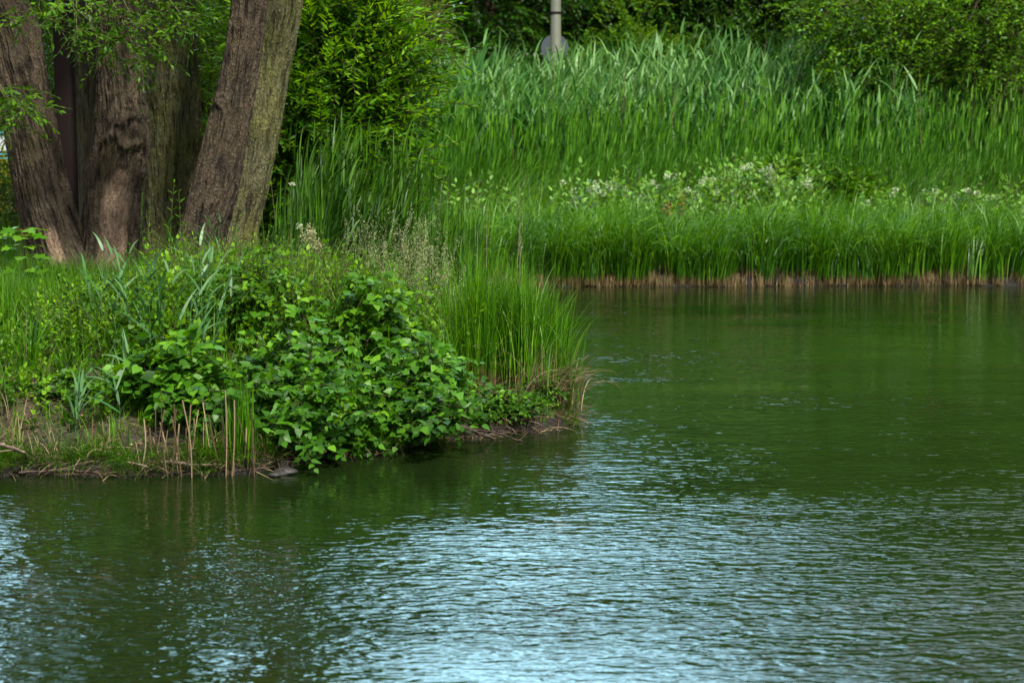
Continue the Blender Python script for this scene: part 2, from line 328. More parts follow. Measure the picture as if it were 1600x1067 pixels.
    b = N_('ShaderNodeBump'); b.inputs['Distance'].default_value = .022; b.inputs['Strength'].default_value = .9; l(h2.outputs[0], b.inputs['Height']); l(b.outputs[0], p.inputs['Normal'])
    p.inputs['Roughness'].default_value = .85; p.inputs['Specular IOR Level'].default_value = .25
    return m

M = {}
M['bark'] = barkmat('brown_bark', (.0025, .0018, .0012), (.026, .019, .012), (.105, .079, .050), mossamt=.15)
M['bark_green'] = barkmat('mossy_bark', (.005, .0045, .003), (.050, .047, .023), (.165, .160, .082), mossamt=.55, scale=.85)
M['bark_dark'] = barkmat('dark_bark', (.012, .010, .006), (.055, .046, .027), (.110, .095, .058), mossamt=.35)
M['branch'] = plain('branch_bark', (.045, .032, .022), .85, var=.4, scale=20, bump=.01)
M['twig'] = plain('twig_green', (.085, .090, .035), .7, var=.25, scale=30)
M['twig_red'] = plain('twig_red', (.14, .06, .035), .7, var=.25, scale=30)
M['deadwood'] = plain('dead_wood', (.20, .15, .11), .85, var=.45, scale=25, bump=.004)
M['deaddark'] = plain('dark_dead_wood', (.075, .055, .042), .85, var=.45, scale=25, bump=.004)
G_ = lambda *c: list(c)
M['willow'] = leafmat('willow_leaf', G_((.030, .085, .012), (.055, .150, .018), (.110, .230, .028)), .4, .4)
M['poplar'] = leafmat('poplar_leaf', G_((.028, .105, .016), (.070, .205, .026), (.160, .340, .044)), .36, .40, .25)
M['reed_dark'] = leafmat('dark_reed_leaf', G_((.010, .045, .008), (.024, .085, .011), (.075, .170, .022)), .25, .45, .25)
M['stubble'] = leafmat('sedge_stubble', G_((.050, .034, .014), (.14, .100, .045), (.30, .23, .11)), .1, .7, .15)
M['under'] = leafmat('undergrowth_leaf', G_((.026, .095, .012), (.065, .185, .018), (.160, .310, .030)), .35, .42)
M['under_blue'] = leafmat('bluish_leaf', G_((.030, .085, .035), (.060, .140, .060), (.120, .210, .105)), .25, .5)
M['yellow_leaf'] = leafmat('yellow_leaf', G_((.20, .32, .02), (.32, .42, .03), (.42, .50, .05)), .4, .4)
M['red_leaf'] = leafmat('rust_leaf', G_((.22, .07, .02), (.30, .12, .03), (.16, .16, .03)), .3, .5)
M['shrub'] = leafmat('shrub_leaf', G_((.026, .100, .012), (.070, .200, .018), (.190, .360, .030)), .45, .42)
M['reed'] = leafmat('tall_reed_leaf', G_((.012, .060, .010), (.040, .150, .024), (.160, .320, .085)), .30, .42, .25)
M['reed_near'] = leafmat('near_reed_leaf', G_((.025, .095, .022), (.060, .160, .045), (.15, .27, .12)), .28, .4, .25)
M['sedge'] = leafmat('sedge_blade', G_((.022, .105, .008), (.065, .205, .012), (.170, .340, .024)), .35, .4, .4, base=(.21, .15, .065), base_at=.10)
M['herb_far'] = leafmat('pale_herb_leaf', G_((.035, .12, .03), (.080, .21, .06), (.19, .34, .16)), .35, .45)
M['meadow'] = leafmat('meadow_grass', G_((.028, .115, .014), (.058, .180, .022), (.120, .260, .040)), .35, .5)
M['grass'] = leafmat('grass_blade', G_((.030, .110, .008), (.060, .175, .012), (.130, .250, .022)), .35, .45)
M['straw'] = leafmat('straw', G_((.07, .045, .025), (.20, .14, .075), (.38, .30, .17)), .2, .6, .3)
M['panicle'] = leafmat('panicle', G_((.22, .24, .10), (.34, .34, .17), (.48, .46, .28)), .3, .6, .2)
M['white_flower'] = leafmat('white_flower', G_((.25, .34, .14), (.42, .48, .30), (.66, .70, .56)), .3, .5, .2)
M['yellow_flower'] = leafmat('yellow_flower', G_((.55, .42, .02), (.70, .58, .03), (.45, .50, .04)), .3, .5, .2)
M['tree_a'] = leafmat('maple_leaf', G_((.012, .050, .010), (.026, .090, .014), (.060, .150, .020)), .35, .4)
M['tree_b'] = leafmat('light_tree_leaf', G_((.035, .100, .012), (.070, .165, .018), (.130, .240, .030)), .4, .42)
M['tree_c'] = leafmat('fine_tree_leaf', G_((.034, .105, .012), (.070, .180, .018), (.130, .280, .030)), .45, .45)
M['wood_far'] = leafmat('far_wood_leaf', G_((.010, .036, .009), (.020, .060, .012), (.036, .090, .016)), .25, .5)
M['dry_shrub'] = leafmat('dry_shrub_leaf', G_((.09, .12, .045), (.15, .17, .075), (.20, .22, .11)), .3, .6)
M['post'] = plain('brown_painted_steel', (.018, .012, .011), .75, .0, .08, 3)
M['pole'] = plain('green_grey_painted_steel', (.115, .125, .090), .6, .0, .10, 4)
M['signback'] = plain('grey_sign_back', (.050, .062, .075), .6, .0, .06, 3)
M['panel'] = plain('pale_panel', (.42, .44, .46), .6, 0, .06, 1)
M['teal'] = plain('teal_rail', (.04, .20, .22), .5, 0, .1, 3)

# ------------------------------------------------------------------ ground and water
def ground_mat():
    m, nt, p, o = mat('bank_soil'); N_ = nt.nodes.new; l = nt.links.new
    g = N_('ShaderNodeNewGeometry')
    n1 = N_('ShaderNodeTexNoise'); n1.inputs['Scale'].default_value = 2.2; n1.inputs['Detail'].default_value = 8; l(g.outputs['Position'], n1.inputs[0])
    n2 = N_('ShaderNodeTexNoise'); n2.inputs['Scale'].default_value = 38; n2.inputs['Detail'].default_value = 8; n2.inputs['Roughness'].default_value = .75; l(g.outputs['Position'], n2.inputs[0])
    v = N_('ShaderNodeTexVoronoi'); v.inputs['Scale'].default_value = 55; l(g.outputs['Position'], v.inputs[0])
    soil = ramp(nt, n2.outputs[0], [(.022, .015, .010), (.075, .052, .034), (.19, .14, .095)], [.32, .52, .75])
    grn = ramp(nt, n2.outputs[0], [(.018, .035, .008), (.06, .085, .02)], [.3, .7])
    mk = N_('ShaderNodeMapRange'); mk.inputs[1].default_value = .48; mk.inputs[2].default_value = .60; l(n1.outputs[0], mk.inputs[0])
    c = N_('ShaderNodeMixRGB'); l(mk.outputs[0], c.inputs[0]); l(soil.outputs[0], c.inputs[1]); l(grn.outputs[0], c.inputs[2])
    # wet dark soil at the waterline (wet soil is really darker)
    sp = N_('ShaderNodeSeparateXYZ'); l(g.outputs['Position'], sp.inputs[0])
    wt = N_('ShaderNodeMapRange'); wt.inputs[1].default_value = .05; wt.inputs[2].default_value = .22; l(sp.outputs[2], wt.inputs[0])
    c2 = N_('ShaderNodeMixRGB'); c2.inputs[1].default_value = (.016, .011, .008, 1); l(wt.outputs[0], c2.inputs[0]); l(c.outputs[0], c2.inputs[2])
    l(c2.outputs[0], p.inputs['Base Color']); p.inputs['Roughness'].default_value = .9
    b = N_('ShaderNodeBump'); b.inputs['Distance'].default_value = .03; l(n2.outputs[0], b.inputs['Height']); b2 = N_('ShaderNodeBump'); b2.inputs['Distance'].default_value = .008
    l(v.outputs[0], b2.inputs['Height']); l(b.outputs[0], b2.inputs['Normal']); l(b2.outputs[0], p.inputs['Normal'])
    return m
def grid(xs, ys):
    X, Y = np.meshgrid(xs, ys); nx = len(xs)
    i = np.arange(len(ys) - 1)[:, None] * nx + np.arange(nx - 1)[None]
    return X, Y, np.stack([i, i + 1, i + nx + 1, i + nx], -1).reshape(-1, 4)
xs = np.concatenate([[-900, -300, -120, -70, -45], np.arange(-40, -5, 1.), np.arange(-5, 1.2, .045), np.arange(1.2, 9, .2), np.arange(9, 48, 1.5), [52, 70, 120, 300, 900]])
ys = np.concatenate([[-900, -300, -80, -30, -22], np.arange(-20, 9, 1.2), np.arange(9.6, 15, .045), np.arange(15, 26, .15), np.arange(26, 60, .8), [65, 80, 120, 300, 1200]])
X, Y, F = grid(xs, ys); mb = MB(); Z = H(X.ravel(), Y.ravel())
mb.add(np.stack([X.ravel(), Y.ravel(), Z], 1), F)
ground = mb.build('ground', ground_mat(), smooth=True); ground['kind'] = 'structure'; ground['label'] = 'dark earth bank and ground under the plants'

def water_mat():
    m, nt, p, o = mat('pond_water'); N_ = nt.nodes.new; l = nt.links.new
    g = N_('ShaderNodeNewGeometry')
    def noise(sx, sy, detail, rough=.55, dist=0., rot=0.):
        q = N_('ShaderNodeMapping'); q.inputs['Scale'].default_value = (sx, sy, 1); q.inputs['Rotation'].default_value = (0, 0, rot); l(g.outputs['Position'], q.inputs[0])
        n = N_('ShaderNodeTexNoise'); n.inputs['Scale'].default_value = 1; n.inputs['Detail'].default_value = detail; n.inputs['Roughness'].default_value = rough; n.inputs['Distortion'].default_value = dist
        l(q.outputs[0], n.inputs[0]); return n.outputs[0]
    def mul(a, b):
        k = N_('ShaderNodeMath'); k.operation = 'MULTIPLY'
        for i, x in enumerate((a, b)):
            if isinstance(x, (int, float)): k.inputs[i].default_value = x
            else: l(x, k.inputs[i])
        return k.outputs[0]
    def add(a, b):
        k = N_('ShaderNodeMath'); k.operation = 'ADD'; l(a, k.inputs[0]); l(b, k.inputs[1]); return k.outputs[0]
    a = noise(7.2, 15.5, 1, .45, .6, R(4)); b = noise(17, 33, 1.5, .5, .4, R(-22)); c = noise(.9, 2.2, 1.5, .5, 0, R(12)); d = noise(26, 52, 1, .5, 0, R(10))
    # the breeze: stronger out on the open water than in the lee of the banks
    pt = noise(.4, .85, 2, .5)
    ar = N_('ShaderNodeMapRange'); ar.inputs[1].default_value = .35; ar.inputs[2].default_value = .65; ar.inputs[3].default_value = .40; ar.inputs[4].default_value = 1.45; l(pt, ar.inputs[0])
    sy = N_('ShaderNodeSeparateXYZ'); l(g.outputs['Position'], sy.inputs[0])
    lee = N_('ShaderNodeMapRange'); lee.inputs[1].default_value = 7.4; lee.inputs[2].default_value = 10.6; lee.inputs[3].default_value = 1.1; lee.inputs[4].default_value = .33; l(sy.outputs[1], lee.inputs[0])
    amp = mul(ar.outputs[0], lee.outputs[0])
    h = add(add(mul(a, .0140), mul(b, .0048)), add(mul(c, .012), mul(d, .0011)))
    h = mul(h, amp)
    bp = N_('ShaderNodeBump'); bp.inputs['Strength'].default_value = 1; bp.inputs['Distance'].default_value = 1.0; l(h, bp.inputs['Height']); l(bp.outputs[0], p.inputs['Normal'])
    p.inputs['Base Color'].default_value = (.007, .0145, .003, 1); p.inputs['Roughness'].default_value = .015; p.inputs['IOR'].default_value = 1.33
    p.inputs['Specular IOR Level'].default_value = .5
    return m
xs = np.array([-41., -20, -5, 0, 5, 20, 48.5]); ys = np.array([-20.5, 0, 8, 12, 18, 26])
X, Y, F = grid(xs, ys); mb = MB(); mb.add(np.stack([X.ravel(), Y.ravel(), 0 * X.ravel()], 1), F)
water = mb.build('water', water_mat(), smooth=True); water['kind'] = 'structure'; water['label'] = 'rippled dark green pond water'

# gravel path glimpsed at the far left behind the trunks
mb = MB(); xs = np.linspace(-30, -5.5, 50); c = np.stack([xs, 33 + .4 * np.sin(xs * .3)], 1)
top = np.stack([c[:, 0], c[:, 1] + 1.6], 1); bot = np.stack([c[:, 0], c[:, 1] - 1.6], 1)
vv = np.concatenate([np.c_[bot, H(bot[:, 0], bot[:, 1]) + .05], np.c_[top, H(top[:, 0], top[:, 1]) + .05]]); n = len(xs)
mb.add(vv, [(i, i + 1, n + i + 1, n + i) for i in range(n - 1)])
pth = mb.build('path', plain('pinkish_gravel', (.36, .25, .20), .9, var=.25, scale=30)); pth['kind'] = 'structure'; pth['label'] = 'pinkish gravel path'

# ------------------------------------------------------------------ willow trunks
def trunk(cl, rad, mat_, parent, origin, name='trunk', k=300, nring=330, seed=0, flare=.25, wear=(), knots=(), ridge=.021, smoothr=None):
    cl = np.asarray(cl, float); p = smooth_path(cl, nring); r = smooth_path(np.c_[rad, rad, rad], nring)[:, 0]
    s = np.concatenate([[0], np.cumsum(np.linalg.norm(np.diff(p, axis=0), axis=1))])
    tg = np.gradient(p, axis=0); tg = unit(tg); a = unit(np.cross(tg, [0, 1., 0])); b = np.cross(a, tg)
    th = np.linspace(0, 2 * math.pi, k + 1)
    S, TH = np.meshgrid(s, th, indexing='ij'); cx, sx = np.cos(TH), np.sin(TH); Rm = r.mean()
    # large form: bumps and buttresses
    big = fbm(cx * 1.6 + 7 + seed, S * .9 + sx * 1.6, 3, seed) * .11 + fbm(cx * 3 + 3, S * 2.2 + sx * 3, 2, seed + 5) * .05
    nr = 22
    u_ = cx * nr * .35; w_ = sx * nr * .35
    warp = fbm(cx * 2.2 + 11, S * 1.7 + sx * 2.2, 3, seed + 9)
    arc = TH / (2 * math.pi) * round(nr * Rm / .2)
    # furrows: ridged noise on (angle, stretched height), wrapped by blending
    def rid(freq, vs_, sd):
        na = max(6, round(freq * 2 * math.pi * Rm)); A = TH / (2 * math.pi) * na
        n0 = vnoise(A + warp * 2.0, S * vs_ + warp * 1.0, sd); n1 = vnoise(A - na + warp * 2.0, S * vs_ + warp * .6, sd)
        w0 = np.clip((2 * math.pi - TH) / .35, 0, 1); return 1 - np.abs(n0 * w0 + n1 * (1 - w0)) * 2
    rg = rid(50, 3.2, seed + 20) * .55 + rid(95, 9, seed + 30) * .45
    disp = r[:, None] * (1 + big) + ridge * (rg - .3)
    wr = np.zeros_like(S)
    for (s0, a0, ds, da, dep) in wear:
        w_ = np.exp(-((S - s0) / ds) ** 4 - ((np.angle(np.exp(1j * (TH - a0)))) / da) ** 4) * np.clip(1 + fbm(S * 9, TH * 5, 3, seed + 2) * 1.1, 0, 1.3)
        wr = np.maximum(wr, np.clip(w_ * 1.6 - .12, 0, 1)); disp = disp * (1 - dep * np.clip(w_, 0, 1)) - ridge * .6 * (rg - .3) * np.clip(w_, 0, 1)
    for (s0, a0, rad_, h_) in knots:
        dd = np.sqrt(((S - s0) * .8) ** 2 + (np.angle(np.exp(1j * (TH - a0))) * r[:, None]) ** 2) / rad_ * (1 + .75 * fbm(S * 8, TH * 3 + seed, 4, seed + 61)); dd = np.maximum(dd, 0)
        disp = disp + h_ * np.exp(-dd ** 2) * (1 + .5 * np.cos(dd * 7)) - h_ * .9 * np.exp(-(dd / .33) ** 2)
    fl = flare * np.exp(-S / .22) * (1 + .35 * np.sin(TH * 5 + seed)); disp = disp * (1 + fl)
    v = p[:, None] + disp[..., None] * (cx[..., None] * a[:, None] + sx[..., None] * b[:, None])
    kk = k + 1; i = np.arange(nring - 1)[:, None] * kk; j = np.arange(k)[None]
    f = np.stack([i + j, i + kk + j, i + kk + j + 1, i + j + 1], -1).reshape(-1, 4)
    mb = MB(); uv = np.stack([TH * Rm * 1.0, S], -1).reshape(-1, 2)
    mb.add(v.reshape(-1, 3), f, wr.ravel(), 0, 0, uv)
    return mb.build(name, mat_, parent, origin, smooth=True), p

def px_trunk(pts, y, extra=()):
    """pts: (u, v, radius in px); extra: world points above the frame"""
    c = []; r = []
    for (u, v, q) in pts:
        w_ = P(u, v, y); c.append(w_); r.append(q / FPX * (y * 1.0))
    for (x, yy, z, q) in extra: c.append(np.array((x, yy, z))); r.append(q)
    return np.array(c), np.array(r)

def crown(parent, origin, centre, radii, nclump, mat_, lsize, tmpl, name='crown', twigs=26, m=9, L_=.55, cr=.6, zmin=None, shell=.5, droop=.35, twigmat='branch', seed=1, lit=.0, per_twig=True, ztint=.12):
    rg = np.random.default_rng(seed); d = unit(rg.normal(0, 1, (nclump, 3))); rr = (shell + (1 - shell) * rg.random(nclump)) ** .8
    cc = np.asarray(centre) + d * rr[:, None] * np.asarray(radii) * (1 + .18 * vnoise(d[:, 0] * 3, d[:, 2] * 3, seed)[:, None])
    if zmin is not None: cc = cc[cc[:, 2] > zmin]
    mb = MB(); k = len(cc); cr_ = cr * rg.uniform(.6, 1.3, k)
    off = rg.normal(0, .5, (k, twigs, 3)) * cr_[:, None, None] * np.array([1, 1, .7])
    o = (cc[:, None] + off).reshape(-1, 3); out = unit(off + .6 * unit(cc - np.asarray(centre))[:, None] * cr_[:, None, None] + rg.normal(0, .2, off.shape)).reshape(-1, 3)
    if zmin is not None:
        kp = o[:, 2] > zmin; o = o[kp]; out = out[kp]
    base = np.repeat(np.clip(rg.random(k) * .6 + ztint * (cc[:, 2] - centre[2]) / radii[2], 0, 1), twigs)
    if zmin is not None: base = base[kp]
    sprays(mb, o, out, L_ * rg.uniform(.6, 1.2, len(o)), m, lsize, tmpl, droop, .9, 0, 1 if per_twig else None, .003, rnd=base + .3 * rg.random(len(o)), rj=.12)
    ob = mb.build(name, [M[mat_] if isinstance(mat_, str) else mat_, M[twigmat]], parent, origin)
    return ob, cc
def limbs(parent, origin, start, cc, r0, nl, name='branch', seed=3, sag=.15, mat_=None, k=7):
    rg = np.random.default_rng(seed); idx = rg.choice(len(cc), min(nl, len(cc)), replace=False)
    for i in idx:
        e = cc[i]; s = start[rg.integers(len(start))]; mid = (s + e) / 2 + rg.normal(0, .25, 3) * np.linalg.norm(e - s) * .35; mid[2] -= sag * np.linalg.norm(e - s) * .3
        m1 = s * .75 + mid * .25 + rg.normal(0, .06, 3); mb = MB(); p = smooth_path([s, m1, mid, e * .7 + mid * .3 + rg.normal(0, .08, 3), e], 14)
        tube(mb, p, np.linspace(r0, r0 * .18, 14) * rg.uniform(.7, 1.1), k)
        for _ in range(5):
            q = rg.integers(4, 12); b = p[q]; ee = b + rg.normal(0, .45, 3) + (0, 0, .1); tube(mb, smooth_path([b, (b + ee) / 2 + rg.normal(0, .1, 3), ee], 6), np.linspace(r0 * .3, r0 * .07, 6), 5)
        mb.build(name, mat_ or M['branch'], parent, origin, smooth=True)

def hbase(x, y): return float(H(x, y)[0])
# tree 1: forked willow (two trunks)
o1 = P(118, 440, 16.4); o1 = np.array((o1[0], o1[1], hbase(o1[0], o1[1]) - .08))
t1 = thing('willow_tree', 'forked brown willow at far left, two trunks parting in a V, one with worn patch', 'tree', o1, 'old willow trunks on the near bank')
cA, rA = px_trunk([(112, 470, 52), (104, 425, 47), (90, 385, 44), (66, 300, 41), (47, 200, 39), (26, 110, 42), (-6, 0, 44)], 16.4, [(-5.3, 16.2, 4.6, .22), (-6.0, 16.0, 6.6, .16), (-6.3, 16, 8.5, .08)])
trunk(cA, rA, M['bark'], t1, o1, seed=3, flare=.12, wear=[(.5, R(262), .16, .2, .03)])
cB, rB = px_trunk([(142, 480, 60), (152, 440, 50), (168, 395, 44), (177, 300, 42), (188, 225, 42), (188, 150, 35), (186, 70, 33), (182, 0, 34)], 16.5, [(-3.5, 16.5, 4.6, .18), (-3.3, 16.4, 6.6, .13), (-3.1, 16.5, 8.8, .07)])
trunk(cB, rB, M['bark'], t1, o1, seed=8, flare=.10, wear=[(.78, R(250), .40, .50, .12), (1.16, R(248), .12, .25, .04)], knots=[(1.60, R(236), .13, .075), (1.80, R(205), .08, .03)])
# tree 2: upright greenish trunk behind
o2 = np.array((XU(262, 18.2), 18.2, 0.)); o2[2] = hbase(o2[0], o2[1]) - .08
t2 = thing('willow_tree', 'upright green grey willow trunk standing right behind the worn trunk of the forked willow', 'tree', o2, 'old willow trunks on the near bank')
c2, r2 = px_trunk([(266, 450, 50), (266, 380, 43), (268, 300, 41), (272, 200, 41), (268, 100, 40), (264, 0, 40)], 18.2, [(-3.3, 18.2, 5, .2), (-3.2, 18.4, 8.5, .1)])
trunk(c2, r2, M['bark_green'], t2, o2, seed=15, flare=.15, ridge=.021)
# tree 3: dark trunk right behind the post
o3 = np.array((XU(140, 19.5), 19.5, 0.)); o3[2] = hbase(o3[0], o3[1]) - .08
t3 = thing('willow_tree', 'dark shaded willow trunk seen in the gap between the brown post and the forked willow', 'tree', o3, 'old willow trunks on the near bank')
c3, r3 = px_trunk([(150, 420, 30), (146, 300, 26), (143, 200, 27), (140, 100, 28), (138, 0, 28)], 19.5, [(-4.4, 19.5, 5, .14), (-4.4, 19.6, 8, .07)])
trunk(c3, r3, M['bark_dark'], t3, o3, seed=21, k=90, nring=140, flare=.1)
# tree 4: brown trunk leaning right
o4 = np.array((XU(305, 16.2), 16.2, 0.)); o4[2] = hbase(o4[0], o4[1]) - .08
t4 = thing('willow_tree', 'brown willow trunk leaning to the right, in front of the mossy green one', 'tree', o4, 'old willow trunks on the near bank')
c4, r4 = px_trunk([(298, 462, 52), (306, 420, 42), (318, 360, 38), (336, 290, 37), (356, 200, 33), (376, 105, 30), (389, 0, 28)], 16.2, [(-2.1, 16.1, 4.6, .15), (-1.8, 16.0, 6.6, .11), (-1.7, 16, 8.6, .06)])
trunk(c4, r4 * .93, M['bark'], t4, o4, seed=33, flare=.12, knots=[(1.72, R(300), .06, .03), (2.4, R(285), .06, .02)])
# tree 5: greenish trunk behind tree 4
o5 = np.array((XU(372, 17.3), 17.3, 0.)); o5[2] = hbase(o5[0], o5[1]) - .08
t5 = thing('willow_tree', 'mossy yellow green willow trunk leaning right, nearest the big dark leafy shrub', 'tree', o5, 'old willow trunks on the near bank')
c5, r5 = px_trunk([(366, 440, 40), (372, 360, 32), (388, 290, 32), (403, 200, 34), (419, 100, 33), (438, 0, 33)], 17.3, [(-1.85, 17.3, 4.8, .17), (-1.6, 17.3, 7, .12), (-1.5, 17.4, 9, .06)])
trunk(c5, r5, M['bark_green'], t5, o5, seed=41, flare=.12, ridge=.014)
# crowns above the frame (seen only in the pond) and the low hanging sprays in view
for i, (t, o, c, rr, st) in enumerate(((t1, o1, (-4.5, 16.6, 7.0), (1.3, 2.0, 3.2), [cA[-2], cB[-2], cB[-3]]), (t2, o2, (-3.5, 18.6, 8.0), (1.2, 2.0, 3.0), [c2[-1], c2[-2]]),
                                       (t3, o3, (-4.9, 20, 7.2), (1.2, 2.0, 3.2), [c3[-1], c3[-2]]), (t4, o4, (-2.75, 16.0, 6.6), (.9, 1.6, 2.4), [c4[-1], c4[-2]]), (t5, o5, (-2.75, 18.2, 7.6), (.7, 1.6, 2.8), [c5[-1], c5[-2]]))):
    cr, cc = crown(t, o, c, rr, 75, 'willow', .13, NARROW if 0 else T_dia(.14), twigs=22, m=9, L_=.6, cr=.75, zmin=3.7, seed=50 + i, shell=.2)
    limbs(t, o, [np.array(s) for s in st], cc[cc[:, 2] > 5], .06, 5, seed=60 + i)
def hanging(t, o, pts, y, n, name='hanging_spray', src=None, L_=.24, seed=0, ls=.075):
    """leafy willow twigs filling a list of picture positions at depth y"""
    mb = MB(); rg = np.random.default_rng(seed); org = []
    for (u, v, q) in pts:
        for _ in range(n): org.append(P(u + rg.normal(0, q), v + rg.normal(0, q * .7), y + rg.normal(0, .22)))
    org = np.array(org); d = unit(np.c_[rg.normal(.2, .8, len(org)), rg.normal(-.2, .5, len(org)), rg.normal(-.15, .45, len(org))])
    sprays(mb, org, d, L_ * rg.uniform(.6, 1.3, len(org)), 9, ls, T_fold(.19), .3, .85, 0, 1, .0022, rnd=.2 + .6 * rg.random(len(org)))
    if src is not None:
        for i in range(0, len(pts), 2):
            e = P(pts[i][0], pts[i][1], y); s = np.asarray(src) + rg.normal(0, .15, 3); mid = (s + e) / 2 + (0, 0, .1)
            tube(mb, smooth_path([s, mid, e, e + (rg.normal(0, .1), 0, -.15)], 14), np.linspace(.011, .003, 14), 5, 1)
    mb.build(name, [M['willow'], M['twig']], t, o)
hanging(t1, o1, [(60, 8, 22), (100, 20, 22), (135, 25, 22), (170, 22, 20), (205, 30, 18), (235, 35, 18), (150, 55, 18), (190, 62, 16), (120, 50, 16), (218, 80, 12), (222, 100, 9), (165, 78, 10), (250, 15, 16), (285, 25, 14), (300, 50, 8), (40, 25, 14), (110, 0, 25), (160, 5, 25), (215, 5, 25), (265, 5, 20)], 15.4, 9, src=P(140, -120, 15.6), seed=4)
hanging(t1, o1, [(10, 150, 12), (38, 150, 13), (20, 180, 10), (48, 168, 7), (0, 170, 10)], 15.2, 9, src=P(-60, 60, 15.4), seed=5)
hanging(t3, o3, [(60, 60, 22), (70, 130, 20), (75, 190, 14), (55, 30, 20), (85, 90, 16)], 20.5, 12, src=P(60, -60, 19.6), seed=6, L_=.3)

# ------------------------------------------------------------------ street furniture
def boxmb(mb, lo, hi, bev=.004, mat=0):
    """box with bevelled vertical edges"""
    x0, y0, z0 = lo; x1, y1, z1 = hi; b = bev
    ring = [(x0 + b, y0), (x1 - b, y0), (x1, y0 + b), (x1, y1 - b), (x1 - b, y1), (x0 + b, y1), (x0, y1 - b), (x0, y0 + b)]
    v = [(x, y, z0) for x, y in ring] + [(x, y, z1) for x, y in ring]
    mb.add(v, [(i, (i + 1) % 8, 8 + (i + 1) % 8, 8 + i) for i in range(8)], mat=mat)
    mb.add(v, [(8, 9, 10), (8, 10, 11), (8, 11, 12), (8, 12, 13), (8, 13, 14), (8, 14, 15)], mat=mat)
pb = np.array((XU(101, 17.0, 2.5), 17.0, 0)); pb[2] = hbase(pb[0], pb[1])
pt = thing('steel_post', 'dark brown square steel post between the first two willow trunks', 'post', pb)
mb = MB(); boxmb(mb, (-.075, -.075, -.2), (.075, .075, 4.4), .006); o = mb.build('shaft', M['post'], pt); o.rotation_euler = (0, 0, R(-5))
mb = MB(); boxmb(mb, (-.16, -.16, -.02), (.16, .16, .018), .012); o = mb.build('base_plate', M['post'], pt); o.rotation_euler = (0, 0, R(-5))
mb = MB(); boxmb(mb, (-.11, -.11, 4.4), (.11, .11, 4.43), .012); o = mb.build('cap', M['post'], pt); o.rotation_euler = (0, 0, R(-5))

def disc(mb, c, r, th, n=40, mat=0):
    a = np.arange(n) * 2 * math.pi / n
    f0 = np.stack([c[0] + r * np.cos(a), np.full(n, c[1]), c[2] + r * np.sin(a)], 1); f1 = f0 + (0, th, 0); k = len(f0)
    mb.add(np.concatenate([f0, f1]), [(i, (i + 1) % n, n + (i + 1) % n, n + i) for i in range(n)], mat=mat)
    mb.add(f0, [(0, i + 1, i) for i in range(1, n - 1)], mat=mat); mb.add(f1, [(0, i, i + 1) for i in range(1, n - 1)], mat=mat)
yL = 34.5; lb = np.array((XU(868, yL, 2.5), yL, 0)); lb[2] = hbase(lb[0], lb[1])
lt = thing('street_lamp', 'grey green steel lamp post rising out of the reeds in front of the round sign', 'lamp post', lb)
mb = MB(); rL = 8.3 / FPX * yL
tube(mb, [(0, 0, -.1), (0, 0, 1.1)], [rL * 1.35, rL * 1.35], 24); tube(mb, [(0, 0, 1.1), (0, 0, 1.16), (0, 0, 7.6)], [rL * 1.35, rL * 1.03, rL * .75], 24)
mb.build('post', M['pole'], lt, smooth=True)
mb = MB(); tube(mb, [(0, 0, 7.5), (0, -.1, 7.9), (0, -.6, 8.05), (0, -1.1, 8.1)], .035, 12); mb.build('arm', M['pole'], lt, smooth=True)
mb = MB(); tube(mb, [(0, -1.0, 8.08), (0, -1.15, 8.11), (0, -1.5, 8.1), (0, -1.62, 8.07)], [.05, .11, .1, .03], 16); mb.build('lamp_head', M['pole'], lt, smooth=True)
mb = MB(); tube(mb, [(0, -rL * .99, 1.95), (0, -rL * 1.12, 1.95)], .011, 10); mb.build('bolt', M['panel'], lt)
yS = 36.0; sc_ = P(867, 76, yS); sb = np.array((sc_[0], yS, hbase(sc_[0], yS)))
st = thing('road_sign', 'round grey sign seen from the back, half hidden behind the lamp post', 'sign', sb)
mb = MB(); disc(mb, (0, 0, sc_[2] - sb[2]), 21.5 / FPX * yS, .012); mb.build('sign_plate', M['signback'], st)
mb = MB(); tube(mb, [(0, -.035, -.1), (0, -.035, sc_[2] - sb[2] + .22)], .03, 14); mb.build('sign_pole', M['pole'], st, smooth=True)
for dz in (-.17, .17):
    mb = MB(); tube(mb, [(0, -.036, sc_[2] - sb[2] + dz - .015), (0, -.036, sc_[2] - sb[2] + dz + .015)], .037, 14); mb.build('clamp', M['post'], st)
mb = MB(); tube(mb, [(0, 0, 2.62), (0, 0, 2.66)], rL * 1.06, 24); mb.build('band', M['post'], lt)
mb = MB(); boxmb(mb, (-.16, -.012, sc_[2] - sb[2] - .02), (.16, -.002, sc_[2] - sb[2] + .02), .002); mb.build('bracket', M['pole'], st)

# pale panel with teal rails at the left edge, far behind the trunks
fy = 40.; f0 = np.array((XU(-60, fy), fy, 0)); f0[2] = hbase(f0[0], fy)
ft = thing('barrier', 'pale grey barrier panel with thin teal rails, glimpsed left of the first willow trunk', 'barrier', f0)
za, zb = P(0, 248, fy)[2] - f0[2], P(0, 208, fy)[2] - f0[2]; wd = 2.9
mb = MB(); boxmb(mb, (-1.6, 0, za + .16), (wd * .5, .06, zb - .04), .01); mb.build('panel', M['panel'], ft)
for z in (za, za + .09, zb):
    mb = MB(); tube(mb, [(-1.7, -.02, z), (wd, -.02, z)], .022, 10); mb.build('rail', M['teal'], ft)
for x in (-1.65, .6, wd):
    mb = MB(); tube(mb, [(x, .1, 0), (x, .1, zb + .05)], .03, 10); mb.build('leg', M['pole'], ft)

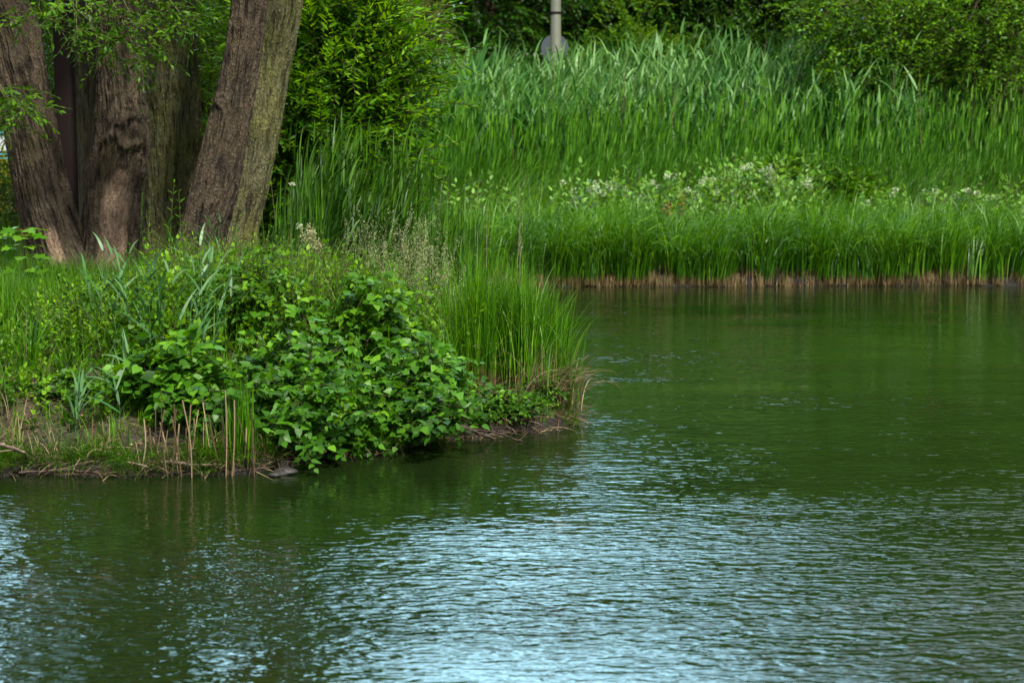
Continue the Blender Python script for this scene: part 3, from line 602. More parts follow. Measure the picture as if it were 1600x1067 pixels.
# ------------------------------------------------------------------ reed plants
def reeds(mb, xy, hgt, yaw_c, yaw_s, nleaf=9, ll=.42, lw=.024, seed=0, stem_r=.004, wind=.35, leafmat_=0, stemmat=1, start=.22, z0=None, up=.55, curl=1.0, clump=0., vt=.5, wb=1.0):
    n = len(xy); rg = np.random.default_rng(seed); z = H(xy[:, 0], xy[:, 1]) if z0 is None else z0; hgt = np.broadcast_to(hgt, (n,))
    base = np.c_[xy, z]; yaw = yaw_c + rg.normal(0, yaw_s, n); ln = rg.normal(.06, .05, n); cu = wind * rg.uniform(.3, 1.2, n)
    c = blades(mb, base, hgt, stem_r * 2, yaw, ln, cu, 8, rnd=.3 + .3 * rg.random(n), mat=stemmat, power=2, twist=rg.uniform(-1.5, 1.5, n))
    t = np.linspace(start, .97, nleaf)[None] + rg.normal(0, .02, (n, nleaf)); t = np.clip(t, 0, .99); k = t * 8; i = k.astype(int); f = (k - i)[..., None]
    ii = np.arange(n)[:, None]; pos = c[ii, i] * (1 - f) + c[ii, i + 1] * f
    side = np.where(np.arange(nleaf) % 2 == 0, 0., math.pi)[None] + rg.normal(0, .6, (n, nleaf))
    ph = rg.uniform(0, 2 * math.pi, n)[:, None]; ly = ph + side
    # the wind turns leaves towards its own direction
    lx = np.cos(ly) + wb * math.cos(yaw_c); lyy = np.sin(ly) + wb * math.sin(yaw_c); ly = np.arctan2(lyy, lx)
    lf = ll * rg.uniform(.6, 1.15, (n, nleaf)) * (1 - .45 * t ** 3)
    r = np.clip(.34 - vt * .25 + vt * t + rg.normal(0, .2, (n, nleaf)) + clump * fbm(xy[:, 0] * 1.1, xy[:, 1] * 1.1, 3, 31)[:, None], 0, 1)
    blades(mb, pos.reshape(-1, 3), lf.ravel(), (lw * rg.uniform(.7, 1.2, (n, nleaf))).ravel(), ly.ravel(), (up - .25 * t + rg.normal(0, .12, (n, nleaf))).ravel(), (curl * rg.uniform(.3, 1.5, (n, nleaf)) * (1 - .4 * t)).ravel(), 4, rnd=r.ravel(), mat=leafmat_)
def scatter(n, x0, x1, y0, y1, seed, f=None):
    rg = np.random.default_rng(seed); out = []
    k = 0
    while k < n:
        p = np.c_[rg.uniform(x0, x1, n * 2), rg.uniform(y0, y1, n * 2)]
        if f is not None: p = p[f(p[:, 0], p[:, 1], rg)]
        out.append(p); k += len(p)
    return np.concatenate(out)[:n]

# far reed bed
mb = MB()
def reed_front(x): return 29.3 + .9 * vnoise(x * .5, 0 * x, 4) + 1.2 * sm(4, 9, x)
xy = scatter(3000, -3.6, 17.5, 28.6, 35.0, 11, lambda x, y, r: (y > reed_front(x)) & (y < 34.6 - 1.0 * vnoise(x * .7, 0 * x, 8)))
hh = (1.72 + .26 * vnoise(xy[:, 0] * .9, xy[:, 1] * .6, 3) + .16 * vnoise(xy[:, 0] * 3, xy[:, 1] * 3, 5) - .08 * sm(5.8, 7.5, xy[:, 0]) + .45 * np.exp(-((xy[:, 0] - 5.1) / .6) ** 2)) * (.62 + .38 * sm(-.3, 1.6, xy[:, 1] - reed_front(xy[:, 0]))) * RNG.uniform(.70, 1.14, len(xy))
hh[::37] *= 1.16
reeds(mb, xy, hh, 0.1, .9, 8, .72, .042, seed=12, wind=.5, up=.6, curl=.9, start=.12, clump=.5, vt=.55, wb=.55)
xy = scatter(260, -3.4, 16.5, 29.2, 33, 91); n = len(xy)
blades(mb, np.c_[xy, H(xy[:, 0], xy[:, 1])], RNG.uniform(1.5, 2.3, n), .012, RNG.uniform(-3, 3, n), RNG.uniform(0, .25, n), RNG.uniform(0, .5, n), 6, mat=2)
tag(mb.build('reed_bed', [M['reed'], M['reed'], M['straw']]), 'tall wind-blown reed bed with silvery green tops along the far bank', 'reeds', kind='stuff')
# young thin reeds in front of the bed
mb = MB(); xy = scatter(2200, -2.5, 16, 27.4, 30.4, 13)
reeds(mb, xy, RNG.uniform(.7, 1.5, len(xy)), 0.1, .6, 6, .36, .020, seed=14, wind=.3, up=.35, curl=.5, start=.1)
xy = scatter(26000, -3.5, 17, 24.9, 30.5, 15); L0 = RNG.uniform(.3, .7, len(xy)) * (1 + .35 * fbm(xy[:, 0] * .9, xy[:, 1] * 1.5, 3, 41)) * (1 - .25 * sm(27, 24.6, xy[:, 1]))
blades(mb, np.c_[xy, H(xy[:, 0], xy[:, 1])], L0, RNG.uniform(.008, .018, len(xy)), .8 * fbm(xy[:, 0] * .8, xy[:, 1] * .8, 2, 43) + RNG.normal(0, .6, len(xy)), RNG.uniform(.05, .5, len(xy)), RNG.uniform(.2, 1.5, len(xy)), 5, rnd=np.clip(.5 + .45 * fbm(xy[:, 0] * 1.2, xy[:, 1] * 1.6, 3, 44) + RNG.normal(0, .2, len(xy)), 0, 1))
tag(mb.build('meadow_grass', [M['meadow'], M['meadow']]), 'soft mid green grass sloping from the reeds down to the sedge belt', 'grass', kind='stuff')
# far sedge belt hanging over the water
mb = MB()
def tuft_scatter(n, per, x0, x1, yf, depth, seed, spread=.05):
    rg = np.random.default_rng(seed); cx = rg.uniform(x0, x1, n); cyy = yf(cx) + depth * rg.random(n) ** 1.3
    x = np.repeat(cx, per) + rg.normal(0, spread, n * per); y = np.repeat(cyy, per) + rg.normal(0, spread, n * per); return np.c_[x, y], np.repeat(rg.random(n), per)
def farshore(x): return np.interp(x, [-.7, -.2, .9, 2.5, 5, 8, 14, 30], [23.0, 23.7, 23.85, 23.8, 24.0, 23.9, 24.1, 24.6])
xy, tr_ = tuft_scatter(820, 34, -1.4, 16, lambda x: farshore(x) - .03, 1.5, 17, .07)
n = len(xy); edge = np.clip((xy[:, 1] - farshore(xy[:, 0])) / 1.2, 0, 1)
z = np.maximum(H(xy[:, 0], xy[:, 1]), 0.02)
blades(mb, np.c_[xy, z], RNG.uniform(.62, 1.0, n) * (.8 + .45 * tr_), RNG.uniform(.008, .018, n), np.where(RNG.random(n) < .6, np.repeat(RNG.uniform(-3.1, 3.1, n // 34), 34) * .6 - .3 + RNG.normal(0, .5, n), RNG.uniform(-3.1, 3.1, n)), RNG.uniform(.0, .25, n), RNG.uniform(.3, 2.9, n), 8, rnd=np.clip(.18 + .4 * tr_ + RNG.normal(0, .22, n), 0, 1), power=2.4)
tag(mb.build('sedge_belt', [M['sedge']]), 'band of arching bright green sedge along the far waterline', 'sedge', kind='stuff')
# brown stubs at its foot
mb = MB(); xy, tr_ = tuft_scatter(330, 32, -.9, 16, lambda x: farshore(x) - .05, .10, 18, .034); n = len(xy)
blades(mb, np.c_[xy, np.full(n, -.03)], RNG.uniform(.05, .20, n) * (.5 + .8 * tr_), RNG.uniform(.008, .018, n), RNG.uniform(-3.1, 3.1, n), RNG.uniform(0, .25, n), RNG.uniform(-.2, .5, n), 2, rnd=np.clip(tr_ * .8 + RNG.normal(0, .2, n), 0, 1))
tag(mb.build('sedge_stubble', [M['stubble']]), 'brown dead sedge bases standing in the water at the foot of the far belt', 'sedge stubble', kind='stuff')

# ------------------------------------------------------------------ trees behind the far bank
def bg_tree(label, x, y, h, cz, rad, n, matn, ls, tm, seed, group='trees behind the reed bed', tw=24, L_=.6, cr=.75, nl=8, tr=.16, zmin=None, lean=0, lt_=.0, name='broadleaf_tree', droop=.35, shell=.35):
    z = hbase(x, y); b = (x, y, z - .05); t = thing(name, label, 'tree', b, group); mb = MB()
    p = smooth_path([(x, y, z - .1), (x + lean * .3, y, z + h * .2), (x + lean * .7 + .1, y - .1, z + h * .5), (x + lean, y, z + h * .85)], 24)
    tube(mb, p, np.linspace(tr, tr * .3, 24) * (1 + .5 * np.exp(-np.linspace(0, 24, 24))), 14); mb.build('trunk', M['branch'], t, b, smooth=True)
    cr_o, cc = crown(t, b, (x + lean, y, z + cz), rad, n, matn, ls, tm, twigs=tw, L_=L_, cr=cr, seed=seed, zmin=z + (zmin if zmin is not None else .3), droop=droop, shell=shell)
    limbs(t, b, [p[8], p[12], p[16], p[20]], cc, tr * .45, nl, seed=seed + 1)
    return t
bg_tree('dark maple with bare crooked boughs low in its crown, left of the lamp post', XU(760, 38), 38.5, 6, 3.2, (3.0, 2.0, 2.5), 120, 'tree_a', .15, WIDE, 101, zmin=1.2, nl=12)
bg_tree('dark tree with a bright lower edge of leaves just right of the lamp post', XU(960, 39), 40, 7, 3.9, (2.8, 2, 3.1), 120, 'tree_a', .14, WIDE, 103, zmin=.6)
bg_tree('darkest broadleaved tree, behind the tallest reed tips right of the middle', XU(1150, 40), 40.5, 8.2, 4.7, (3.0, 2, 3.6), 130, 'tree_a', .17, WIDE, 105, zmin=1.6)
bg_tree('fine-leaved tree with dark arching boughs, drooping over the reeds at the upper right', XU(1530, 34), 33.5, 9.5, 4.4, (3.9, 2.0, 3.9), 260, 'tree_c', .11, T_dia(.24), 107, tw=34, L_=.55, zmin=.85, nl=26, tr=.2, droop=.6, name='weeping_tree', shell=.1, lean=-.4)
bg_tree('tree at the right edge of the picture, behind the drooping fine-leaved one', XU(1720, 38), 39, 10, 5.4, (3.6, 2.4, 4.4), 110, 'tree_c', .12, DIA, 109, zmin=1.4)
bg_tree('light green tree behind the left shoulder of the reed bed', XU(640, 42), 43, 7, 3.8, (2.6, 2, 2.9), 110, 'tree_b', .12, DIAW, 111, zmin=.8)
bg_tree('bright leaved tree behind the willow trunks at the left', XU(300, 30), 30, 6, 3.2, (2.2, 2, 2.7), 120, 'tree_b', .11, DIA, 113, group='trees behind the near willows', zmin=.3)
bg_tree('deep green tree far behind the forked willow, left edge', XU(60, 44), 45, 7, 3.8, (3.4, 2.4, 3.0), 110, 'tree_a', .15, WIDE, 115, group='trees behind the near willows', zmin=1.8)
bg_tree('drooping branch tip tree between the dark trees and the fine-leaved one', XU(1300, 41), 42, 9, 5.2, (2.4, 2, 4.2), 120, 'tree_c', .12, DIA, 117, zmin=1.0)
wt_ = [o for o in COL.objects if o.name == 'weeping_tree'][0]
mb = MB(); rg = np.random.default_rng(8); pts = [(1290, 20, 30), (1310, 60, 30), (1330, 95, 26), (1350, 120, 24), (1380, 90, 34), (1385, 135, 22), (1420, 110, 30), (1440, 60, 40), (1400, 40, 40), (1470, 120, 22), (1350, 30, 40), (1500, 60, 40), (1520, 120, 24), (1560, 90, 36), (1590, 130, 24), (1310, 130, 18), (1550, 30, 45), (1600, 40, 40), (1460, 20, 40)]
org = np.array([P(u + rg.normal(0, q), v - 14 + rg.normal(0, q * .6), 30.8 + rg.normal(0, .4)) for (u, v, q) in pts for _ in range(80)])
sprays(mb, org, np.c_[rg.normal(-.5, .8, len(org)), rg.normal(-.2, .5, len(org)), rg.normal(-.05, .3, len(org))], .5 * rg.uniform(.5, 1.2, len(org)), 11, .105, T_dia(.24), .35, .9, 0, 1, .003, rnd=rg.random(len(org)))
for (u, v, q) in pts:
    e = P(u, v, 30.8); s_ = np.array((XU(1540, 33), 33.3, rg.uniform(3.6, 5.2))); tube(mb, smooth_path([s_, (s_ + e) / 2 + (0, 0, .35) + rg.normal(0, .15, 3), e, e + (-.3, -.1, -.25)], 16), np.linspace(.03, .006, 16), 6, 1)
mb.build('hanging_spray', [M['tree_c'], M['branch']], wt_, tuple(wt_.location))
# round bright bush between lamp post and dark trees, shrubs on the bank top
def bush(label, x, y, rad, n, matn, ls, tm, seed, group=None, tw=26, m=9, L_=.35, cr=.35, name='bush', z_c=None, droop=.2, nstem=7, twigmat='twig', shell=.35, zlow=.0):
    z = hbase(x, y); b = (x, y, z - .03); t = thing(name, label, 'shrub', b, group); zc = z + (z_c if z_c is not None else rad[2] * .8)
    cr_o, cc = crown(t, b, (x, y, zc), rad, n, matn, ls, tm, twigs=tw, m=m, L_=L_, cr=cr, seed=seed, zmin=z + zlow, droop=droop, twigmat=twigmat, name='foliage', shell=shell)
    mb = MB(); rg = np.random.default_rng(seed)
    for i in rg.choice(len(cc), min(nstem, len(cc)), replace=False):
        e = cc[i]; s = np.array((x, y, z - .05)) + rg.normal(0, .06, 3) * (1, 1, 0); mid = (s + e) / 2 + rg.normal(0, .1, 3) * rad[0]; tube(mb, smooth_path([s, mid, e], 12), np.linspace(.016, .004, 12) * max(.6, rad[2]), 6)
    mb.build('stem', M['branch'], t, b, smooth=True)
    return t
bush('bright yellow green bush right of the lamp post, behind the reed tips', XU(985, 36.5), 36.5, (1.5, 1.0, 1.5), 60, 'tree_b', .10, DIAW, 121, L_=.35, cr=.4)
bush('pale dry-looking bush at the top between the leafy shrub and the maple', XU(625, 33), 33, (.9, .8, 2.0), 55, 'dry_shrub', .075, DIA, 123, L_=.35, cr=.4, z_c=1.9)
bush('low dark bush below the maple boughs left of the lamp post', XU(740, 37), 37, (1.8, 1.0, 1.5), 60, 'tree_a', .11, DIAW, 125, L_=.35, cr=.45)
bush('wide mid green bush behind the reeds under the darkest tree', XU(1120, 38), 38, (2.0, 1.0, 1.3), 60, 'tree_a', .12, DIAW, 127, L_=.4, cr=.5)
# the far wood: one leafy mass
mb = MB(); rg = np.random.default_rng(5); n = 32000
o_ = np.c_[rg.uniform(-26, 27, n), rg.uniform(47, 57, n), rg.uniform(0, 1, n)]; top = 7.2 + 1.0 * vnoise(o_[:, 0] * .35, 0 * o_[:, 0], 2) + 6.0 * sm(2.5, 9, o_[:, 0])
o_[:, 2] = .8 + o_[:, 2] * top
sprays(mb, o_, rdir(n, 0, -math.pi / 2, 1.6), 1.0, 8, .34, DIAW, .3, .9, 0, None, rj=.15)
tag(mb.build('far_wood', [M['wood_far']]), 'dense dark wood closing the view behind the far bank trees', 'wood', kind='stuff')
# ground vegetation far left behind the trunks
mb = MB(); xy = scatter(9000, -12, -1.2, 18, 31, 19); n = len(xy)
blades(mb, np.c_[xy, H(xy[:, 0], xy[:, 1])], RNG.uniform(.25, .6, n), RNG.uniform(.008, .018, n), RNG.uniform(-3, 3, n), RNG.uniform(0, .4, n), RNG.uniform(.3, 1.4, n), 4)
tag(mb.build('rough_grass', [M['grass']]), 'rough green grass on the level ground behind the willow trunks', 'grass', kind='stuff')
for i, (u, y) in enumerate(((-20, 24.5), (14, 25.5), (118, 25), (135, 27))):
    t = bush(('bushy plant with masses of yellow flowers at the left edge, behind the first trunk', 'lower yellow-flowered plant beside the first willow trunk, half behind it', 'yellow-flowered plant in the gap just right of the brown post', 'farther yellow-flowered plant behind the forked willow, right of the brown post')[i],
             XU(u, y), y, (.42, .3, .55), 26, 'grass', .07, LANCE, 130 + i, 'yellow-flowered plants behind the trunks', L_=.22, cr=.2, name='flowering_bush', m=7)
    rg = np.random.default_rng(i); mb = MB(); z = hbase(XU(u, y), y); n = 700; p = np.c_[XU(u, y) + rg.normal(0, .25, n), y - .1 + rg.normal(0, .2, n), z + rg.uniform(.2, 1.2, n)]
    leaves(mb, p, rdir(n, .5), (0, 0, 1), .035, DIAW, roll=1, rnd=rg.random(n)); mb.build('flowers', M['yellow_flower'], t, (XU(u, y), y, z - .03))['kind'] = 'stuff'

# ------------------------------------------------------------------ big leafy shrub right of the willows
bx, by = XU(528, 18.6), 18.6; z = hbase(bx, by); b = (bx, by, z - .05)
bs = thing('willow_shrub', 'big leafy shrub with yellow green top, dark inside, right of the mossy willow trunk', 'shrub', b)
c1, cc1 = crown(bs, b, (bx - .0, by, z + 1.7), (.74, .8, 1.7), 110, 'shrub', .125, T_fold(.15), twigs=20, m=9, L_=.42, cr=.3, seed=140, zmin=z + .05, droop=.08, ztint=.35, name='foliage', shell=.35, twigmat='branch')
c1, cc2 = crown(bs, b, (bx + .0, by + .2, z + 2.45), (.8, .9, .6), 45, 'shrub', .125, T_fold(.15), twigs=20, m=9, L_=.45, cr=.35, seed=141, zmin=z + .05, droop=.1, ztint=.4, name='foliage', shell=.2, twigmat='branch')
mb = MB(); rg = np.random.default_rng(13); n = 260; a = rg.uniform(0, 2 * math.pi, n); zz_ = rg.uniform(.3, 2.6, n)
org = np.c_[bx - .05 + np.cos(a) * .6, by + np.sin(a) * .6 - .1, z + zz_]
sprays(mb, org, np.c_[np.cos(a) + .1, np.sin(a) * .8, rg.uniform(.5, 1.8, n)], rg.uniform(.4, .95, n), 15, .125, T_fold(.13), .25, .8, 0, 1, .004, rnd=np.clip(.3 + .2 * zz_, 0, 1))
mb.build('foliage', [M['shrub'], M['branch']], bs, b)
mb = MB(); rg = np.random.default_rng(3)
for i in range(16):
    e = np.concatenate([cc1, cc2])[rg.integers(len(cc1) + len(cc2))]; s = np.array((bx, by, z)) + rg.normal(0, .12, 3) * (1, 1, 0); tube(mb, smooth_path([s, (s + e) / 2 + rg.normal(0, .12, 3), e], 14), np.linspace(.024, .005, 14), 6)
mb.build('stem', M['branch'], bs, b, smooth=True)
bush('small leafy shrub low behind the mossy willow trunk, all in shade', XU(470, 20.5), 20.5, (.6, .5, 1.0), 45, 'tree_a', .08, DIAW, 143, L_=.3, cr=.3, z_c=.9)
bush('bright narrow-leaved shrub seen in the gap between the upright and the leaning trunk', XU(320, 21.5), 21.5, (.65, .5, 2.0), 85, 'shrub', .085, LANCE, 145, L_=.3, cr=.3, z_c=1.8)
bush('narrow-leaved shrub seen in the gap left of the brown post', XU(70, 23.0), 23.0, (.5, .5, 1.1), 45, 'shrub', .08, LANCE, 147, L_=.3, cr=.3, z_c=2.3)

# reed clump in front of the shrub, leaning right
def reed_clump(label, u0, u1, y0, y1, n, h0, h1, seed, yaw=.1, name='reed_clump', ll=.5, lw=.022, nleaf=6, wind=.6, matn='reed_near', cat='reeds', group=None, up=.3, curl=.5, start=.15, ys=.4):
    rg = np.random.default_rng(seed); x0, x1 = XU(u0, (y0 + y1) / 2), XU(u1, (y0 + y1) / 2); xy = np.c_[rg.uniform(x0, x1, n), rg.uniform(y0, y1, n)]
    c = ((x0 + x1) / 2, (y0 + y1) / 2); o = (c[0], c[1], hbase(*c)); mb = MB()
    reeds(mb, xy, rg.uniform(h0, h1, n), yaw, ys, nleaf, ll, lw, seed=seed, wind=wind, up=up, curl=curl, start=start)
    return tag(mb.build(name, [M[matn], M[matn]], None, o), label, cat, group)
reed_clump('dense clump of dark green reeds leaning right, in front of the big leafy shrub', 440, 640, 16.1, 17.5, 130, .8, 1.55, 151, wind=1.0, lw=.017, matn='reed_dark', ll=.55, up=.4, curl=.9, nleaf=9, ys=.9)
reed_clump('lower tuft of thin reeds at the shaded foot of the mossy trunk', 425, 500, 15.6, 16.6, 50, .5, 1.0, 153, wind=.3, matn='reed_dark', lw=.016, up=.2)
reed_clump('arching reed tuft in the hollow between shrub and far sedge belt', 640, 730, 16.5, 19.5, 130, .5, 1.0, 155, wind=1.0, matn='reed_dark', lw=.016, up=.35)

# ------------------------------------------------------------------ near bank: grass and ground cover (uncountable)
def onland(x, y, r): return shore(x, y) > .03
mb = MB()
xy = scatter(17000, -5.2, .5, 11.6, 18, 21, lambda x, y, r: (shore(x, y) > .45) & (r.random(len(x)) < sm(.35, 1.3, shore(x, y)))); n = len(xy)
blades(mb, np.c_[xy, H(xy[:, 0], xy[:, 1]) - .01], RNG.uniform(.16, .42, n), RNG.uniform(.003, .007, n), RNG.uniform(-3.1, 3.1, n), RNG.uniform(0, .35, n), RNG.uniform(.2, 1.3, n), 5)
# tall fine lawn-like patch at the left in front of the forked willow
x0, x1 = XU(-60, 13.6), XU(250, 13.6)
xy = scatter(9000, x0, x1, 12.9, 15.4, 22, lambda x, y, r: r.random(len(x)) < .5 + .9 * vnoise(x * 2.5, y * 2.5, 6)); n = len(xy)
blades(mb, np.c_[xy, H(xy[:, 0], xy[:, 1]) - .01], RNG.uniform(.28, .46, n), RNG.uniform(.003, .006, n), RNG.uniform(-3.1, 3.1, n), RNG.uniform(0, .2, n), RNG.uniform(.0, .9, n), 5, rnd=RNG.uniform(.2, .8, n))
# thin low grass on the bank slope
xy = scatter(9000, -4.4, .3, 10.7, 13, 23, lambda x, y, r: (shore(x, y) > .06) & (r.random(len(x)) < .3 + .7 * vnoise(x * 3.3, y * 3.3, 7))); n = len(xy)
blades(mb, np.c_[xy, H(xy[:, 0], xy[:, 1]) - .01], RNG.uniform(.05, .2, n), RNG.uniform(.003, .006, n), RNG.uniform(-3.1, 3.1, n), RNG.uniform(0, .6, n), RNG.uniform(.2, 1.3, n), 4)
xy = scatter(700, XU(240, 13), XU(740, 13), 12.2, 14.6, 26, lambda x, y, r: shore(x, y) > .3); n = len(xy)
blades(mb, np.c_[xy, H(xy[:, 0], xy[:, 1])], RNG.uniform(.5, .95, n), RNG.uniform(.004, .009, n), RNG.uniform(-3.1, 3.1, n), RNG.uniform(0, .25, n), RNG.uniform(.2, 1.6, n), 7)
xy = scatter(5200, -4.5, .45, 10.5, 13, 27, lambda x, y, r: (shore(x, y) > -.01) & (shore(x, y) < .22) & (r.random(len(x)) < .45 + .9 * vnoise(x * 4, y * 4, 17))); n = len(xy)
blades(mb, np.c_[xy, np.maximum(H(xy[:, 0], xy[:, 1]), 0)], RNG.uniform(.06, .26, n), RNG.uniform(.003, .006, n), RNG.normal(-1.57, 1.0, n), RNG.uniform(.1, .9, n), RNG.uniform(.4, 1.8, n), 6, rnd=RNG.random(n) * .7)
tag(mb.build('bank_grass', [M['grass']]), 'green grass between the plants of the near bank', 'grass', kind='stuff')

# litter: dead straw and little twigs on the slope
mb = MB(); xy = scatter(3600, -4.2, .45, 10.7, 13.2, 24, lambda x, y, r: (shore(x, y) > .0) & (shore(x, y) < 1.6)); n = len(xy)
blades(mb, np.c_[xy, H(xy[:, 0], xy[:, 1]) + .01], RNG.uniform(.05, .25, n), RNG.uniform(.002, .006, n), RNG.uniform(-3.1, 3.1, n), RNG.uniform(1.0, 1.6, n), RNG.uniform(-.2, .6, n), 4, rnd=RNG.random(n) ** 2)
xy = scatter(3200, -4.4, .5, 10.5, 13.2, 28, lambda x, y, r: (shore(x, y) > -.02) & (shore(x, y) < .3)); n = len(xy)
blades(mb, np.c_[xy, np.maximum(H(xy[:, 0], xy[:, 1]), 0) + .012], RNG.uniform(.05, .28, n), RNG.uniform(.002, .005, n), RNG.normal(-1.57, 1.3, n), RNG.uniform(1.0, 1.8, n), RNG.uniform(-.1, .9, n), 5, rnd=RNG.random(n) ** 2.2)
xy = scatter(2600, -4.2, .3, 10.9, 13, 25, lambda x, y, r: (shore(x, y) > .08)); n = len(xy)
leaves(mb, np.c_[xy, H(xy[:, 0], xy[:, 1]) + .012], rdir(n, 0), (0, 0, 1), RNG.uniform(.015, .04, n), DIAW, roll=.5, rnd=RNG.random(n) ** 1.6)
tag(mb.build('leaf_litter', [M['straw']]), 'dead straw, twigs and leaves on the bare slope of the near bank', 'litter', kind='stuff')

# leafy ground cover
def cover(mb, xy, h, m, ls, tm, mat_, tw=1, lean=.3, rndc=None):
    n = len(xy); base = np.c_[xy, H(xy[:, 0], xy[:, 1])]; d = unit(np.c_[RNG.normal(0, lean, n), RNG.normal(-.05, lean, n), np.ones(n)])
    sprays(mb, base, d, h, m, ls, tm, .08, 1.1, mat_, tw, .0016, bare=.25, roll=.45, rnd=rndc)
def infield(u0, u1, y0, y1, n, seed, dmin=.25): return scatter(n, XU(u0, (y0 + y1) / 2), XU(u1, (y0 + y1) / 2), y0, y1, seed, lambda x, y, r: shore(x, y) > dmin)
mb = MB(); mats = [M['under'], M['twig'], M['under_blue'], M['grass']]
cover(mb, infield(250, 700, 12.6, 15.4, 900, 31), RNG.uniform(.28, .52, 900), 10, .055, WIDE, 0)
cover(mb, infield(230, 560, 12.3, 14.2, 420, 32), RNG.uniform(.3, .55, 420), 9, .065, TOOTH, 0)
cover(mb, infield(330, 700, 13.2, 15.6, 300, 33), RNG.uniform(.35, .6, 300), 14, .038, LANCE, 2)
cover(mb, infield(250, 620, 13.5, 15.8, 280, 34), RNG.uniform(.3, .6, 280), 16, .035, LANCE, 3)
cover(mb, infield(-40, 260, 13.2, 16, 260, 35), RNG.uniform(.12, .34, 260), 8, .055, WIDE, 0)
cover(mb, infield(-60, 330, 11.1, 13.0, 420, 36, .25), RNG.uniform(.06, .24, 420), 8, .045, TOOTH, 0)
cover(mb, infield(90, 330, 12.1, 13.6, 420, 48, .4), RNG.uniform(.25, .5, 420), 10, .05, WIDE, 0, rndc=RNG.uniform(.2, 1, 420))
cover(mb, infield(200, 330, 11.9, 12.6, 120, 37, .4), RNG.uniform(.2, .42, 120), 8, .06, HEART, 0)
cover(mb, infield(600, 880, 13.0, 14.8, 160, 38, .2), RNG.uniform(.2, .5, 160), 12, .035, DIAW, 2)
cover(mb, infield(330, 560, 12.7, 14.2, 420, 45), RNG.uniform(.5, .78, 420), 18, .036, LANCE, 3, rndc=RNG.uniform(.3, 1, 420))
cover(mb, infield(250, 720, 12.4, 13.6, 260, 46), RNG.uniform(.45, .75, 260), 9, .05, TOOTH, 0, rndc=RNG.uniform(.5, 1, 260))
cover(mb, infield(-60, 260, 12.9, 15.2, 620, 49), RNG.uniform(.12, .30, 620), 10, .05, WIDE, 0, rndc=RNG.uniform(.1, .9, 620))
cover(mb, infield(230, 430, 13.0, 15.2, 300, 50), RNG.uniform(.35, .7, 300), 14, .05, LANCE, 0, rndc=RNG.uniform(.2, 1, 300))
cover(mb, infield(390, 760, 11.2, 12.4, 260, 47, .02), RNG.uniform(.12, .3, 260), 8, .05, TOOTH, 0)
tag(mb.build('ground_cover', mats), 'tangle of mixed leafy herbs covering the near bank', 'undergrowth', kind='stuff')
# and on the far bank between sedge and meadow
mb = MB(); xy = np.concatenate([scatter(270, XU(880, 26), XU(1290, 26), 25.2, 27.2, 41), scatter(80, XU(1330, 26), XU(1680, 26), 25.2, 26.6, 42), scatter(50, XU(700, 26), XU(880, 26), 25.2, 26.6, 43), scatter(110, XU(1110, 26), XU(1275, 26), 25.7, 27.0, 44)]); n = len(xy); hx = np.where(np.arange(n) >= n - 110, 1.35, 1.)
base = np.c_[xy, H(xy[:, 0], xy[:, 1])]
sprays(mb, base, unit(np.c_[RNG.normal(0, .2, n), RNG.normal(0, .2, n), np.ones(n)]), RNG.uniform(.4, .95, n) * hx, 11, .13, WIDE, .1, 1.1, 0, 1, .004, roll=.5, rnd=.5 + .5 * RNG.random(n))
tag(mb.build('herb_patch', [M['herb_far'], M['twig']]), 'bright broad-leaved herbs growing through the grass of the far bank', 'undergrowth', kind='stuff')

# ------------------------------------------------------------------ countable plants of the near bank
def leafy_bush(label, u, y, h, rx, ry, nst, matn, ls, tm, seed, zlow=.0, name='poplar_bush', group=None, twm='branch', cascade=0., tws=9, m=8, L_=.2, fwd=.0):
    """several stems rising from one root, side twigs with leaves all the way down"""
    x = XU(u, y, .5); z = hbase(x, y); b = np.array((x, y, z - .03)); t = thing(name, label, 'shrub', b, group); rg = np.random.default_rng(seed)
    lm = MB(); sm_ = MB(); org = []; dr = []; Ls = []
    for i in range(nst):
        a = rg.uniform(-math.pi, math.pi); q = rg.random() ** .5; e = b + np.array((math.cos(a) * rx * q, math.sin(a) * ry * q - fwd * q, h * rg.uniform(.55, 1.0) * (1 - .55 * q * q)))
        if cascade and i % 3 == 0: e = b + np.array((rg.uniform(-rx, rx), -ry * 1.1 - cascade * rg.random(), h * rg.uniform(.05, .5)))
        s = b + rg.normal(0, .04, 3) * (1, 1, 0); mid = (s + e) / 2 + np.array((rg.normal(0, .05), rg.normal(0, .05), h * .12)); p = smooth_path([s, mid, e], 12)
        tube(sm_, p, np.linspace(.008, .002, 12), 5)
        k = np.linspace(1.5, 11, tws); pp = p[k.astype(int)]; org.append(pp)
        dd = unit(np.stack([np.cos(rg.uniform(0, 6.3, tws)), np.sin(rg.uniform(0, 6.3, tws)) - .35, rg.normal(.2, .35, tws)], 1)); dr.append(dd); Ls.append(rg.uniform(.5, 1.2, tws) * L_)
    org = np.concatenate(org); dr = np.concatenate(dr); Ls = np.concatenate(Ls)
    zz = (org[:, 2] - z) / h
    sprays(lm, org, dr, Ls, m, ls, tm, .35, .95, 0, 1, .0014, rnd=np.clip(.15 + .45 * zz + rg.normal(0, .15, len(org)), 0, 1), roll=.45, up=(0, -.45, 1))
    lm.build('foliage', [M[matn], M['twig']], t, b); sm_.build('stem', M[twm], t, b, smooth=True)
    return t
leafy_bush('larger poplar bush with glossy toothed leaves cascading to the water, beside the green rush tuft', 465, 11.7, .72, .40, .36, 38, 'poplar', .070, TOOTH, 201, cascade=.55, group='poplar bushes at the water edge', L_=.22)
leafy_bush('rounder poplar bush at the middle of the near bank, left of the tall sedge tussock', 650, 12.0, .76, .42, .36, 42, 'poplar', .070, TOOTH, 203, cascade=.5, group='poplar bushes at the water edge', L_=.22)
